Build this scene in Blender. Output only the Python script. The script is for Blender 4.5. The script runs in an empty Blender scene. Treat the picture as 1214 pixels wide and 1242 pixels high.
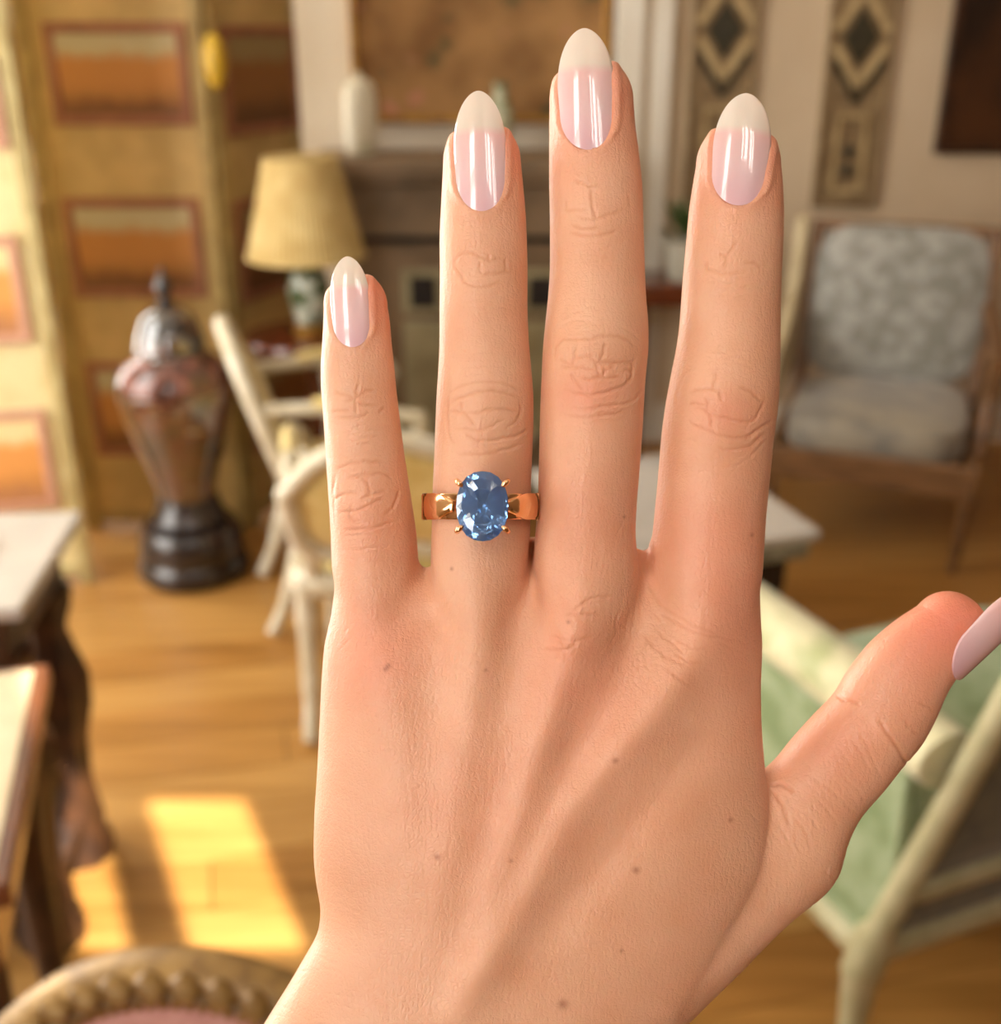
import bpy, bmesh, math, random
import numpy as np
from mathutils import Vector, Matrix
random.seed(7)
rng = np.random.default_rng(7)
sc = bpy.context.scene
COL = sc.collection

# ------------------------------------------------------------------ camera
PITCH = math.radians(23.0)
FPX, EYE = 1400.0, 1.55                       # focal length in pixels of the 1214 x 1242 frame, eye height
cam_d = bpy.data.cameras.new('camera')
cam = bpy.data.objects.new('camera', cam_d)
COL.objects.link(cam)
cam.location = (0, 0, EYE)
cam.rotation_euler = (math.pi / 2 - PITCH, 0, 0)
cam_d.sensor_fit = 'HORIZONTAL'
cam_d.sensor_width = 36.0
cam_d.lens = FPX / 1214.0 * 36.0
cam_d.clip_start = 0.01
cam_d.dof.use_dof = True
cam_d.dof.focus_distance = 0.203
cam_d.dof.aperture_fstop = 15.0
sc.camera = cam

# ------------------------------------------------------------------ light
world = bpy.data.worlds.new('sky')
sc.world = world
world.use_nodes = True
bg = world.node_tree.nodes['Background']
bg.inputs['Color'].default_value = (1.0, 0.965, 0.905, 1)
bg.inputs['Strength'].default_value = 11.0

sun_d = bpy.data.lights.new('sun', 'SUN')
sun = bpy.data.objects.new('sun', sun_d)
COL.objects.link(sun)
sun_d.energy = 17.0
sun_d.angle = math.radians(0.6)
sun_d.color = (1.0, 0.87, 0.70)
SUN_DIR = Vector((-0.4207, 0.907, -1.0)).normalized()
sun.rotation_euler = SUN_DIR.to_track_quat('-Z', 'Y').to_euler()
sun.location = (2.5, -5, 6)

def portal(name, loc, rot, sx, sy):
    d = bpy.data.lights.new(name, 'AREA')
    d.shape = 'RECTANGLE'
    d.size, d.size_y = sx, sy
    d.cycles.is_portal = True
    o = bpy.data.objects.new(name, d)
    COL.objects.link(o)
    o.location, o.rotation_euler = loc, rot
    return o

sc.view_settings.view_transform = 'Standard'
sc.view_settings.look = 'None'
sc.view_settings.gamma = 1.0
sc.view_settings.use_curve_mapping = False
sc.view_settings.exposure = -0.10

# ------------------------------------------------------------------ helpers
def lin(c):
    c = c / 255.0
    return c / 12.92 if c <= 0.04045 else ((c + 0.055) / 1.055) ** 2.4

def rgb(r, g, b):
    return (lin(r), lin(g), lin(b), 1.0)

def N(nt, kind, **kw):
    n = nt.nodes.new(kind)
    for k, v in kw.items():
        setattr(n, k, v)
    return n

def mat(name, col, rough=0.5, col2=None, scale=8.0, detail=4.0, bump=0.0, bscale=None, metallic=0.0,
        spec=0.5, coat=0.0, sheen=0.0, stretch=(1, 1, 1), contrast=(0.35, 0.65), kind='noise', coords='Object'):
    m = bpy.data.materials.new(name)
    m.use_nodes = True
    nt = m.node_tree
    p = nt.nodes['Principled BSDF']
    p.inputs['Roughness'].default_value = rough
    p.inputs['Metallic'].default_value = metallic
    p.inputs['Specular IOR Level'].default_value = spec
    p.inputs['Coat Weight'].default_value = coat
    p.inputs['Sheen Weight'].default_value = sheen
    p.inputs['Base Color'].default_value = col
    tc = N(nt, 'ShaderNodeTexCoord')
    mp = N(nt, 'ShaderNodeMapping')
    mp.inputs['Scale'].default_value = stretch
    nt.links.new(tc.outputs[coords], mp.inputs['Vector'])
    if col2 is None:
        col2 = tuple(min(1, c * 0.82) for c in col[:3]) + (1,)
    if kind == 'voronoi':
        t = N(nt, 'ShaderNodeTexVoronoi')
        t.inputs['Scale'].default_value = scale
        out = t.outputs['Distance']
    elif kind == 'wave':
        t = N(nt, 'ShaderNodeTexWave')
        t.inputs['Scale'].default_value = scale
        t.inputs['Distortion'].default_value = 6.0
        t.inputs['Detail'].default_value = detail
        out = t.outputs['Fac']
    else:
        t = N(nt, 'ShaderNodeTexNoise')
        t.inputs['Scale'].default_value = scale
        t.inputs['Detail'].default_value = detail
        out = t.outputs['Fac']
    nt.links.new(mp.outputs[0], t.inputs['Vector'])
    r = N(nt, 'ShaderNodeValToRGB')
    r.color_ramp.elements[0].position = contrast[0]
    r.color_ramp.elements[1].position = contrast[1]
    r.color_ramp.elements[0].color = col
    r.color_ramp.elements[1].color = col2
    nt.links.new(out, r.inputs[0])
    nt.links.new(r.outputs[0], p.inputs['Base Color'])
    if bump:
        b = N(nt, 'ShaderNodeBump')
        b.inputs['Strength'].default_value = bump
        b.inputs['Distance'].default_value = 0.004
        t2 = N(nt, 'ShaderNodeTexNoise')
        t2.inputs['Scale'].default_value = bscale or scale * 4
        nt.links.new(mp.outputs[0], t2.inputs['Vector'])
        nt.links.new(t2.outputs['Fac'], b.inputs['Height'])
        nt.links.new(b.outputs[0], p.inputs['Normal'])
    return m

class MB:
    def __init__(self):
        self.v, self.f = [], []

    def add(self, vs, fs):
        o = len(self.v)
        self.v += [tuple(map(float, q)) for q in vs]
        self.f += [tuple(i + o for i in q) for q in fs]
        return self

    def box(self, x0, x1, y0, y1, z0, z1, M=None):
        vs = [Vector((x, y, z)) for z in (z0, z1) for y in (y0, y1) for x in (x0, x1)]
        if M is not None:
            vs = [M @ q for q in vs]
        return self.add(vs, [(0, 2, 3, 1), (4, 5, 7, 6), (0, 1, 5, 4), (2, 6, 7, 3), (0, 4, 6, 2), (1, 3, 7, 5)])

    def prism(self, poly, z0, z1, M=None):
        n = len(poly)
        vs = [Vector((x, y, z0)) for x, y in poly] + [Vector((x, y, z1)) for x, y in poly]
        if M is not None:
            vs = [M @ q for q in vs]
        fs = [tuple(range(n))[::-1], tuple(range(n, 2 * n))] + [(i, (i + 1) % n, n + (i + 1) % n, n + i) for i in range(n)]
        return self.add(vs, fs)

    def lathe(self, prof, seg=32, c=(0, 0, 0), ridges=0, amp=0.0, sx=1.0, sy=1.0):
        vs, fs = [], []
        m = len(prof)
        for i in range(seg):
            a = 2 * math.pi * i / seg
            k = 1 + (amp * math.cos(ridges * a) if ridges else 0)
            for r, z in prof:
                vs.append((c[0] + sx * r * k * math.cos(a), c[1] + sy * r * k * math.sin(a), c[2] + z))
        for i in range(seg):
            j = (i + 1) % seg
            for q in range(m - 1):
                fs.append((i * m + q, j * m + q, j * m + q + 1, i * m + q + 1))
        if prof[0][0] > 1e-4:
            fs.append(tuple(i * m for i in range(seg))[::-1])
        if prof[-1][0] > 1e-4:
            fs.append(tuple(i * m + m - 1 for i in range(seg)))
        return self.add(vs, fs)

    def tube(self, path, rad, seg=10, closed=False, flat=1.0, up=(0, 0, 1)):
        """swept oval: rad along the side direction, rad*flat along the normal"""
        P = [Vector(q) for q in path]
        n = len(P)
        if not hasattr(rad, '__len__'):
            rad = [rad] * n
        vs, fs = [], []
        for i in range(n):
            if closed:
                t = P[(i + 1) % n] - P[i - 1]
            else:
                t = P[min(i + 1, n - 1)] - P[max(i - 1, 0)]
            t.normalize()
            u = Vector(up)
            s = t.cross(u)
            if s.length < 1e-3:
                s = t.cross(Vector((1, 0.3, 0)))
            s.normalize()
            w = s.cross(t).normalized()
            for k in range(seg):
                a = 2 * math.pi * k / seg
                vs.append(P[i] + s * (math.cos(a) * rad[i]) + w * (math.sin(a) * rad[i] * flat))
        for i in range(n if closed else n - 1):
            j = (i + 1) % n
            for k in range(seg):
                l = (k + 1) % seg
                fs.append((i * seg + k, i * seg + l, j * seg + l, j * seg + k))
        if not closed:
            fs.append(tuple(range(seg))[::-1])
            fs.append(tuple((n - 1) * seg + k for k in range(seg)))
        return self.add(vs, fs)

    def grid(self, fn, nu, nv, closed_u=False):
        vs = [fn(i / (nu if closed_u else nu - 1), j / (nv - 1)) for i in range(nu) for j in range(nv)]
        fs = []
        for i in range(nu if closed_u else nu - 1):
            a = (i + 1) % nu
            for j in range(nv - 1):
                fs.append((i * nv + j, a * nv + j, a * nv + j + 1, i * nv + j + 1))
        return self.add(vs, fs)

    def pad(self, x0, x1, y0, y1, z0, z1, puff, M=None, n=10):
        """upholstered block: rounded box with a domed top (z1 + puff)"""
        ex = 5.0
        vs, fs = [], []
        rings = [(1.0, z0, 0.0), (1.0, z1, 0.0)]
        seg = 32
        cx, cy, hx, hy = (x0 + x1) / 2, (y0 + y1) / 2, (x1 - x0) / 2, (y1 - y0) / 2
        for s, z in [(0.97, z0), (1.0, z0 + 0.2 * (z1 - z0)), (1.0, z0 + 0.75 * (z1 - z0)), (0.97, z1), (0.88, z1 + puff * 0.4), (0.6, z1 + puff * 0.85), (0.2, z1 + puff)]:
            for k in range(seg):
                a = 2 * math.pi * k / seg
                c, d = math.cos(a), math.sin(a)
                rr = (abs(c) ** ex + abs(d) ** ex) ** (-1 / ex)
                q = Vector((cx + hx * s * rr * c, cy + hy * s * rr * d, z))
                vs.append(M @ q if M is not None else q)
        for i in range(6):
            for k in range(seg):
                l = (k + 1) % seg
                fs.append((i * seg + k, i * seg + l, (i + 1) * seg + l, (i + 1) * seg + k))
        fs.append(tuple(range(seg))[::-1])
        fs.append(tuple(6 * seg + k for k in range(seg)))
        return self.add(vs, fs)

    def build(self, name, m, parent=None, smooth=True, bevel=0.0, angle=40):
        me = bpy.data.meshes.new(name)
        me.from_pydata(self.v, [], self.f)
        bm = bmesh.new()
        bm.from_mesh(me)
        bmesh.ops.recalc_face_normals(bm, faces=bm.faces)
        bm.to_mesh(me)
        bm.free()
        if m is not None:
            me.materials.append(m)
        if smooth:
            me.shade_smooth()
            me.set_sharp_from_angle(angle=math.radians(angle))
        o = bpy.data.objects.new(name, me)
        COL.objects.link(o)
        if parent is not None:
            o.parent = parent
        if bevel:
            b = o.modifiers.new('bevel', 'BEVEL')
            b.width, b.segments, b.limit_method = bevel, 2, 'ANGLE'
        return o

def thing(name, label, cat, loc=(0, 0, 0), rz=0.0, group=None):
    o = bpy.data.objects.new(name, None)
    COL.objects.link(o)
    o.empty_display_size = 0.05
    o.location, o.rotation_euler = loc, (0, 0, rz)
    return tag(o, label, cat, group)

def tag(o, label, cat, group=None):
    o['label'], o['category'] = label, cat
    if group:
        o['group'] = group
    return o

def struct(o, label=None):
    o['kind'] = 'structure'
    if label:
        o['label'] = label
    return o

def curve(pts, n=24, closed=False):
    """Catmull-Rom through the points"""
    P = [Vector(q) for q in pts]
    out = []
    m = len(P)
    last = m if closed else m - 1
    for i in range(last):
        a = P[(i - 1) % m] if closed or i > 0 else P[0] * 2 - P[1]
        b, c = P[i], P[(i + 1) % m]
        d = P[(i + 2) % m] if closed or i + 2 < m else P[-1] * 2 - P[-2]
        k = max(2, n // last)
        for j in range(k):
            t = j / k
            out.append(0.5 * ((2 * b) + (c - a) * t + (2 * a - 5 * b + 4 * c - d) * t * t + (3 * b - a - 3 * c + d) * t ** 3))
    if not closed:
        out.append(P[-1])
    return out

# ------------------------------------------------------------------ materials
M_wall = mat('cream_wall_paint', rgb(236, 226, 206), 0.8, rgb(228, 216, 194), 3, bump=0.05, bscale=60)
M_tan = mat('tan_wall_paint', rgb(214, 194, 164), 0.8, rgb(206, 184, 152), 3, bump=0.05, bscale=60)
M_brown = mat('bounce_cut_brown', rgb(128, 100, 72), 0.8, rgb(116, 90, 62), 3)  # dark tone picked to cut bounce from the unseen south and east walls
M_ceil = mat('white_ceiling', rgb(220, 212, 198), 0.9, rgb(212, 204, 190), 3)
M_trim = mat('white_trim', rgb(238, 232, 218), 0.45, rgb(230, 222, 206), 5)
M_gold = mat('gilt_wood', rgb(186, 140, 62), 0.4, rgb(140, 98, 40), 30, metallic=0.5, bump=0.2)
M_darkwood = mat('dark_carved_wood', rgb(84, 54, 34), 0.5, rgb(48, 30, 20), 26, bump=0.5, bscale=60, stretch=(1, 1, 0.5))
M_midwood = mat('polished_brown_wood', rgb(142, 84, 40), 0.3, rgb(100, 54, 26), 9, stretch=(1, 6, 6), coat=0.3)
M_redwood = mat('red_brown_mahogany', rgb(120, 58, 28), 0.25, rgb(78, 34, 18), 9, stretch=(1, 6, 6), coat=0.4)
M_lightwood = mat('light_brown_wood', rgb(170, 118, 68), 0.4, rgb(134, 88, 48), 9, stretch=(1, 6, 6))
M_ivorypaint = mat('ivory_painted_wood', rgb(218, 210, 188), 0.45, rgb(198, 186, 156), 18, bump=0.15)
M_yellow = mat('cream_yellow_silk', rgb(226, 206, 138), 0.55, rgb(206, 178, 100), 14, sheen=0.3, contrast=(0.4, 0.7))
M_marble = mat('white_marble', rgb(204, 198, 190), 0.2, rgb(168, 164, 160), 4, detail=8, contrast=(0.45, 0.8))

SKIN_A, SKIN_B, SKIN_RED = rgb(227, 176, 145), rgb(220, 163, 130), rgb(224, 132, 106)
SAPPHIRE = (0.24, 0.50, 1.0, 1)
# ------------------------------------------------------------------ the room
X0, X1, Y0, Y1, ZC = -2.4, 2.7, -0.8, 4.4, 3.5

# floor: a sub-floor and oak boards laid at a slant
M_sub = mat('sub_floor', rgb(60, 40, 24), 0.9)
floor = struct(MB().box(X0, X1, Y0, Y1, -0.06, -0.022).build('floor', M_sub, smooth=False), 'oak board floor')
boards_m = [mat('oak_board', rgb(*a), 0.33, rgb(*b), 3.0, detail=6, stretch=(0.6, 9, 9), bump=0.06, bscale=20) for a, b in
            [((186, 138, 74), (160, 112, 54)), ((178, 128, 66), (150, 104, 48)), ((192, 146, 82), (168, 122, 62)), ((170, 120, 60), (144, 98, 46))]]

def clip(poly, a, b, c):
    out = []
    for i in range(len(poly)):
        p, q = poly[i], poly[(i + 1) % len(poly)]
        dp, dq = a * p[0] + b * p[1] - c, a * q[0] + b * q[1] - c
        if dp <= 0:
            out.append(p)
        if (dp < 0) != (dq < 0) and abs(dp - dq) > 1e-9:
            t = dp / (dp - dq)
            out.append((p[0] + (q[0] - p[0]) * t, p[1] + (q[1] - p[1]) * t))
    return out

ang = math.radians(13)
ca, sa = math.cos(ang), math.sin(ang)
W = 0.15
for r in range(-12, 40):
    x = -3.2 + random.uniform(-1.2, 0)
    while x < 4.2:
        L = random.uniform(1.3, 2.1)
        q = [(x + 0.0015, r * W + 0.0015), (x + L - 0.0015, r * W + 0.0015), (x + L - 0.0015, (r + 1) * W - 0.0015), (x + 0.0015, (r + 1) * W - 0.0015)]
        q = [(u * ca - v * sa, u * sa + v * ca) for u, v in q]
        for hp in ((1, 0, X1), (-1, 0, -X0), (0, 1, Y1), (0, -1, -Y0)):
            q = clip(q, *hp) if len(q) > 2 else []
        x += L
        if len(q) > 2:
            MB().prism(q, -0.022, -random.uniform(0, 0.0012)).build('board', random.choice(boards_m), floor, smooth=False)

struct(MB().box(X0, X1, Y0, Y1, ZC, ZC + 0.1).build('ceiling', M_ceil, smooth=False), 'white ceiling')

def wall_with_holes(name, axis, pos, thick, a0, a1, holes, m):
    """wall along x (axis 0) or y (axis 1) with rectangular openings (lo, hi, z0, z1)"""
    b = MB()
    cuts = sorted({a0, a1, *[h[0] for h in holes], *[h[1] for h in holes]})
    zs = sorted({0.0, ZC, *[h[2] for h in holes], *[h[3] for h in holes]})
    for i in range(len(cuts) - 1):
        for j in range(len(zs) - 1):
            c, z = (cuts[i] + cuts[i + 1]) / 2, (zs[j] + zs[j + 1]) / 2
            if any(h[0] < c < h[1] and h[2] < z < h[3] for h in holes):
                continue
            if axis == 0:
                b.box(cuts[i], cuts[i + 1], pos, pos + thick, zs[j], zs[j + 1])
            else:
                b.box(pos, pos + thick, cuts[i], cuts[i + 1], zs[j], zs[j + 1])
    return struct(b.build(name, m, smooth=False))

def window_frame(n, axis, pos, lo, hi, z0, z1, cols, rows, bar=0.03, depth=0.06):
    root = bpy.data.objects.new('window_%d' % n, None)
    COL.objects.link(root)
    struct(root, 'unseen white painted window')
    def bx(name, a, b, c, d):
        m = MB()
        if axis == 0:
            m.box(a, b, pos - depth / 2, pos + depth / 2, c, d)
        else:
            m.box(pos - depth / 2, pos + depth / 2, a, b, c, d)
        return m.build(name, M_trim, root, smooth=False)
    bx('sill', lo, hi, z0, z0 + 0.05); bx('head', lo, hi, z1 - 0.05, z1)
    bx('jamb', lo, lo + 0.05, z0 + 0.05, z1 - 0.05); bx('jamb', hi - 0.05, hi, z0 + 0.05, z1 - 0.05)
    for i in range(1, cols):
        c = lo + (hi - lo) * i / cols
        bx('glazing_bar', c - bar / 2, c + bar / 2, z0 + 0.05, z1 - 0.05)
    for j in range(1, rows):
        c = z0 + (z1 - z0) * j / rows
        bx('glazing_bar', lo + 0.05, hi - 0.05, c - bar / 2, c + bar / 2)
    return root

WEST = [(-0.5, -0.1, 0.8, 2.8), (0.95, 2.75, 0.4, 3.25), (3.15, 4.3, 0.4, 3.25)]  # out of view; first and last added to light finger edges and far wall
SOUTH = [(-0.95, -0.42, 1.2, 3.25), (0.33, 1.44, 2.66, 3.28)]
struct(MB().box(X0 - 0.1, X1 + 0.1, Y1, Y1 + 0.12, 0, ZC).build('wall_north', M_wall, smooth=False), 'cream painted wall')
struct(MB().box(X1, X1 + 0.12, Y0, Y1, 0, ZC).build('wall_east', M_brown, smooth=False), 'unseen brown wall, darkened to cut bounce light')
wall_with_holes('wall_west', 1, X0 - 0.12, 0.12, Y0, Y1, WEST, M_wall)
wall_with_holes('wall_south', 0, Y0 - 0.12, 0.12, X0 - 0.1, X1 + 0.1, SOUTH, M_brown)
for i, h in enumerate(WEST):
    window_frame(i + 1, 1, X0 - 0.06, *h, 1 if i == 0 else 3, 4)
    portal('daylight_portal', (X0 - 0.13, (h[0] + h[1]) / 2, (h[2] + h[3]) / 2), (0, -math.pi / 2, 0), h[3] - h[2], h[1] - h[0])
window_frame(4, 0, Y0 - 0.06, *SOUTH[0], 2, 4)
portal('daylight_portal', (-0.685, Y0 - 0.13, 2.225), (math.pi / 2, 0, 0), 0.53, 2.05)
# unseen fanlight over the added door: bars shaped to block sun between patches
fan = bpy.data.objects.new('window_5', None)
COL.objects.link(fan)
struct(fan, 'unseen fanlight over the added door')
for a, b in ((0.33, 0.38), (0.48, 0.585), (0.80, 0.99), (1.16, 1.24), (1.39, 1.44)):
    MB().box(a, b, Y0 - 0.07, Y0 - 0.05, 2.66, 3.28).build('glazing_bar', M_trim, fan, smooth=False)
portal('daylight_portal', (0.885, Y0 - 0.13, 2.97), (math.pi / 2, 0, 0), 1.11, 0.62)
door = struct(MB().box(0.35, 1.42, Y0 + 0.002, Y0 + 0.04, 0.0, 2.55).build('added_door', M_midwood, smooth=False), 'added brown panelled door, out of view')  # added out of view to keep light off the right; brown avoids nail glare
for z in (0.15, 0.95, 1.75):
    for x in (0.45, 0.93):
        MB().box(x, x + 0.39, Y0 + 0.04, Y0 + 0.05, z, z + 0.65).build('added_door_panel', M_midwood, door, smooth=False, bevel=0.004)
for nm, bx in (('baseboard_north', (X0, X1, Y1 - 0.02, Y1, 0, 0.16)), ('baseboard_west', (X0, X0 + 0.02, Y0, Y1 - 0.02, 0, 0.16)),
               ('baseboard_east', (X1 - 0.02, X1, Y0, Y1 - 0.02, 0, 0.16))):
    struct(MB().box(*bx).build(nm, M_trim, smooth=False, bevel=0.003), 'white baseboard')

# tan section of the far wall, right of the chimney, with a moulded pilaster beside it
struct(MB().box(0.60, X1 - 0.02, Y1 - 0.022, Y1 - 0.002, 0.16, ZC - 0.02).build('wall_panel_north', M_tan, smooth=False), 'tan painted far wall right of the fireplace')
tr = struct(MB().box(0.40, 0.50, Y1 - 0.09, Y1 - 0.002, 0.16, ZC - 0.05).build('trim_1', M_trim, smooth=False, bevel=0.006), 'cream moulded pilaster right of the hanging')
MB().box(0.50, 0.53, Y1 - 0.06, Y1 - 0.002, 0.16, ZC - 0.05).build('groove_strip', M_tan, tr, smooth=False)
MB().box(0.53, 0.60, Y1 - 0.075, Y1 - 0.002, 0.16, ZC - 0.05).build('moulding', M_trim, tr, smooth=False, bevel=0.006)

# ------------------------------------------------------------------ fireplace and what hangs above it
M_stone = mat('taupe_stone', rgb(140, 116, 88), 0.6, rgb(112, 92, 68), 7, detail=6, bump=0.15)
M_stone2 = mat('pale_green_marble', rgb(176, 166, 130), 0.35, rgb(146, 136, 102), 8, detail=6)
M_soot = mat('sooty_iron', rgb(52, 40, 34), 0.7, rgb(30, 24, 20), 10)
fp = thing('fireplace', 'taupe stone fireplace with dark square insets, below the brown floral hanging', 'fireplace', (-0.13, 4.0, 0))
def fbox(name, m, *b, bevel=0.006):
    return MB().box(*b).build(name, m, fp, smooth=False, bevel=bevel)
fbox('mantel_shelf', M_stone, -0.52, 0.52, 0.02, 0.39, 1.075, 1.125)
fbox('moulding', M_stone, -0.49, 0.49, 0.05, 0.39, 1.04, 1.075)
fbox('frieze', M_stone, -0.46, 0.46, 0.09, 0.39, 0.86, 1.04)
fbox('ledge', M_soot, -0.47, 0.47, 0.075, 0.39, 0.84, 0.86)
for s in (-1, 1):
    x = -0.14 if s < 0 else 0.27
    fbox('jamb', M_stone, x - 0.30 + (0 if s < 0 else 0.13), x + 0.16, 0.10, 0.39, 0.0, 0.84)
    c = -0.145 if s < 0 else 0.275
    fbox('corner_block', M_stone2, c - 0.075, c + 0.075, 0.085, 0.10, 0.585, 0.745)
    fbox('inset', M_soot, c - 0.045, c + 0.045, 0.078, 0.085, 0.61, 0.72, bevel=0.003)
    fbox('slip_panel', M_stone2, c - 0.075, c + 0.075, 0.085, 0.10, 0.12, 0.56)
fbox('firebox', M_soot, 0.02, 0.10, 0.2, 0.39, 0.0, 0.84)
fbox('hearth_slab', M_stone, -0.45, 0.50, -0.22, 0.10, 0.0, 0.02)

m = mat('floral_tapestry', rgb(168, 126, 76), 0.8, rgb(128, 90, 48), 5, detail=5, contrast=(0.4, 0.62))
nt = m.node_tree; p = nt.nodes['Principled BSDF']
base = p.inputs['Base Color'].links[0].from_socket
tcn = [n for n in nt.nodes if n.type == 'TEX_COORD'][0]
for scl, c, lo, hi, off in ((6.0, rgb(84, 80, 46), 0.60, 0.68, 0), (7.0, rgb(186, 128, 98), 0.63, 0.70, 5.3)):
    mp = N(nt, 'ShaderNodeMapping'); mp.inputs['Location'].default_value = (off, off, off)
    t = N(nt, 'ShaderNodeTexNoise'); t.inputs['Scale'].default_value = scl; t.inputs['Detail'].default_value = 2
    nt.links.new(tcn.outputs['Object'], mp.inputs[0]); nt.links.new(mp.outputs[0], t.inputs['Vector'])
    r = N(nt, 'ShaderNodeValToRGB'); r.color_ramp.elements[0].position = lo; r.color_ramp.elements[1].position = hi
    nt.links.new(t.outputs['Fac'], r.inputs[0])
    mx = N(nt, 'ShaderNodeMix', data_type='RGBA')
    nt.links.new(r.outputs[0], mx.inputs['Factor']); nt.links.new(base, mx.inputs['A']); mx.inputs['B'].default_value = c
    base = mx.outputs['Result']
nt.links.new(base, p.inputs['Base Color'])
tp = thing('wall_hanging', 'large brown floral hanging in a thin gilt frame above the fireplace', 'tapestry', (-0.07, 4.39, 1.215))
MB().box(-0.43, 0.43, -0.03, 0.0, 0.03, 1.4).build('woven_picture', m, tp, smooth=False)
for b in ((-0.456, -0.43, -0.045, 0, 0, 1.43), (0.43, 0.456, -0.045, 0, 0, 1.43), (-0.43, 0.43, -0.045, 0, 0.0, 0.03), (-0.43, 0.43, -0.045, 0, 1.40, 1.43)):
    MB().box(*b).build('frame_rail', M_gold, tp, smooth=False, bevel=0.006)

M_porc = mat('white_porcelain', rgb(234, 228, 206), 0.25, rgb(208, 210, 176), 9, contrast=(0.55, 0.7))
jar = thing('porcelain_jar', 'squat white porcelain jar on the left end of the mantelpiece', 'jar', (-0.487, 4.22, 1.125))
MB().lathe([(0.0, 0.0), (0.05, 0.0), (0.058, 0.02), (0.061, 0.1), (0.06, 0.18), (0.054, 0.21), (0.05, 0.215)], 28).build('body', M_porc, jar)
MB().lathe([(0.052, 0.213), (0.056, 0.22), (0.04, 0.24), (0.012, 0.25), (0.014, 0.262), (0.0, 0.27)], 28).build('lid', M_porc, jar)
M_vg = mat('green_white_glaze', rgb(206, 206, 176), 0.2, rgb(96, 106, 66), 14, contrast=(0.45, 0.6))
vs_ = thing('mantel_vase', 'small green and white vase in the middle of the mantelpiece', 'vase', (0.0, 4.2, 1.125))
MB().lathe([(0.0, 0.0), (0.03, 0.0), (0.034, 0.015), (0.024, 0.03), (0.04, 0.09), (0.046, 0.13), (0.03, 0.18), (0.018, 0.2), (0.026, 0.235), (0.022, 0.235), (0.012, 0.2)], 24).build('body', M_vg, vs_)
MB().lathe([(0.024, 0.0), (0.038, 0.0), (0.038, 0.008), (0.03, 0.012)], 24).build('foot_ring', M_gold, vs_)

# ------------------------------------------------------------------ ornamental panels and the dark painting
M_pan = mat('taupe_carved_panel', rgb(150, 126, 90), 0.6, rgb(122, 98, 66), 20, bump=0.3)
M_pan2 = mat('pale_fillet', rgb(196, 172, 126), 0.55, rgb(172, 146, 102), 20)
M_diam = mat('dark_green_inlay', rgb(62, 56, 38), 0.4, rgb(42, 38, 26), 12)
def ornamental_panel(x, z0, label, dz):
    t = thing('ornamental_panel', label, 'wall panel', (x, Y1 - 0.022, z0), 0, 'tall panels with a dark diamond')
    H = 1.5
    MB().box(-0.115, 0.115, -0.018, 0, 0, H).build('board', M_pan, t, smooth=False)
    for b in ((-0.115, -0.098, -0.03, -0.018, 0, H), (0.098, 0.115, -0.03, -0.018, 0, H), (-0.098, 0.098, -0.03, -0.018, 0, 0.018)):
        MB().box(*b).build('edge_moulding', M_pan, t, smooth=False, bevel=0.004)
    def bar(a, b, w, m, nm, th=0.012):
        a, b = Vector((a[0], 0, a[1])), Vector((b[0], 0, b[1]))
        d = (b - a).normalized(); s = Vector((d.z, 0, -d.x)) * w
        vs = [a + s, a - s, b - s, b + s]
        q = [v + Vector((0, -0.018, 0)) for v in vs] + [v + Vector((0, -0.018 - th, 0)) for v in vs]
        MB().add(q, [(0, 1, 2, 3), (7, 6, 5, 4), (0, 4, 5, 1), (1, 5, 6, 2), (2, 6, 7, 3), (3, 7, 4, 0)]).build(nm, m, t, smooth=False)
    dc = dz
    for s in (-1, 1):
        bar((s * 0.092, dc - 0.02), (0, dc - 0.16), 0.013, M_pan2, 'chevron_fillet')
        bar((s * 0.092, dc + 0.02), (0, dc + 0.16), 0.013, M_pan2, 'chevron_fillet')
        bar((s * 0.092, dc - 0.075), (0, dc - 0.215), 0.009, M_diam, 'chevron_fillet')
        bar((s * 0.05, 0.06), (s * 0.05, dc - 0.26), 0.007, M_pan2, 'upright_fillet')
    bar((-0.05, 0.06), (0.05, 0.06), 0.007, M_pan2, 'cross_fillet')
    bar((-0.05, dc - 0.26), (0.05, dc - 0.26), 0.007, M_pan2, 'cross_fillet')
    MB().add([(0, -0.018, dc - 0.1), (0.066, -0.018, dc), (0, -0.018, dc + 0.1), (-0.066, -0.018, dc), (0, -0.03, dc - 0.085), (0.055, -0.03, dc), (0, -0.03, dc + 0.085), (-0.055, -0.03, dc)],
             [(4, 5, 6, 7), (0, 1, 5, 4), (1, 2, 6, 5), (2, 3, 7, 6), (3, 0, 4, 7)]).build('diamond', M_diam, t, smooth=False)
    for z in (0.13, 0.2):
        MB().lathe([(0.0, 0.0), (0.022, 0.0), (0.022, 0.008), (0.0, 0.016)], 12).build('rosette', M_diam, t).matrix_local = Matrix.Translation((0, -0.018, z)) @ Matrix.Rotation(math.pi / 2, 4, 'X')
ornamental_panel(0.785, 0.93, 'tall taupe panel with dark diamond, nearest the fireplace, behind the index finger', 0.595)
ornamental_panel(1.262, 0.92, 'tall taupe panel with dark diamond, beside the dark painting', 0.58)

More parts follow.
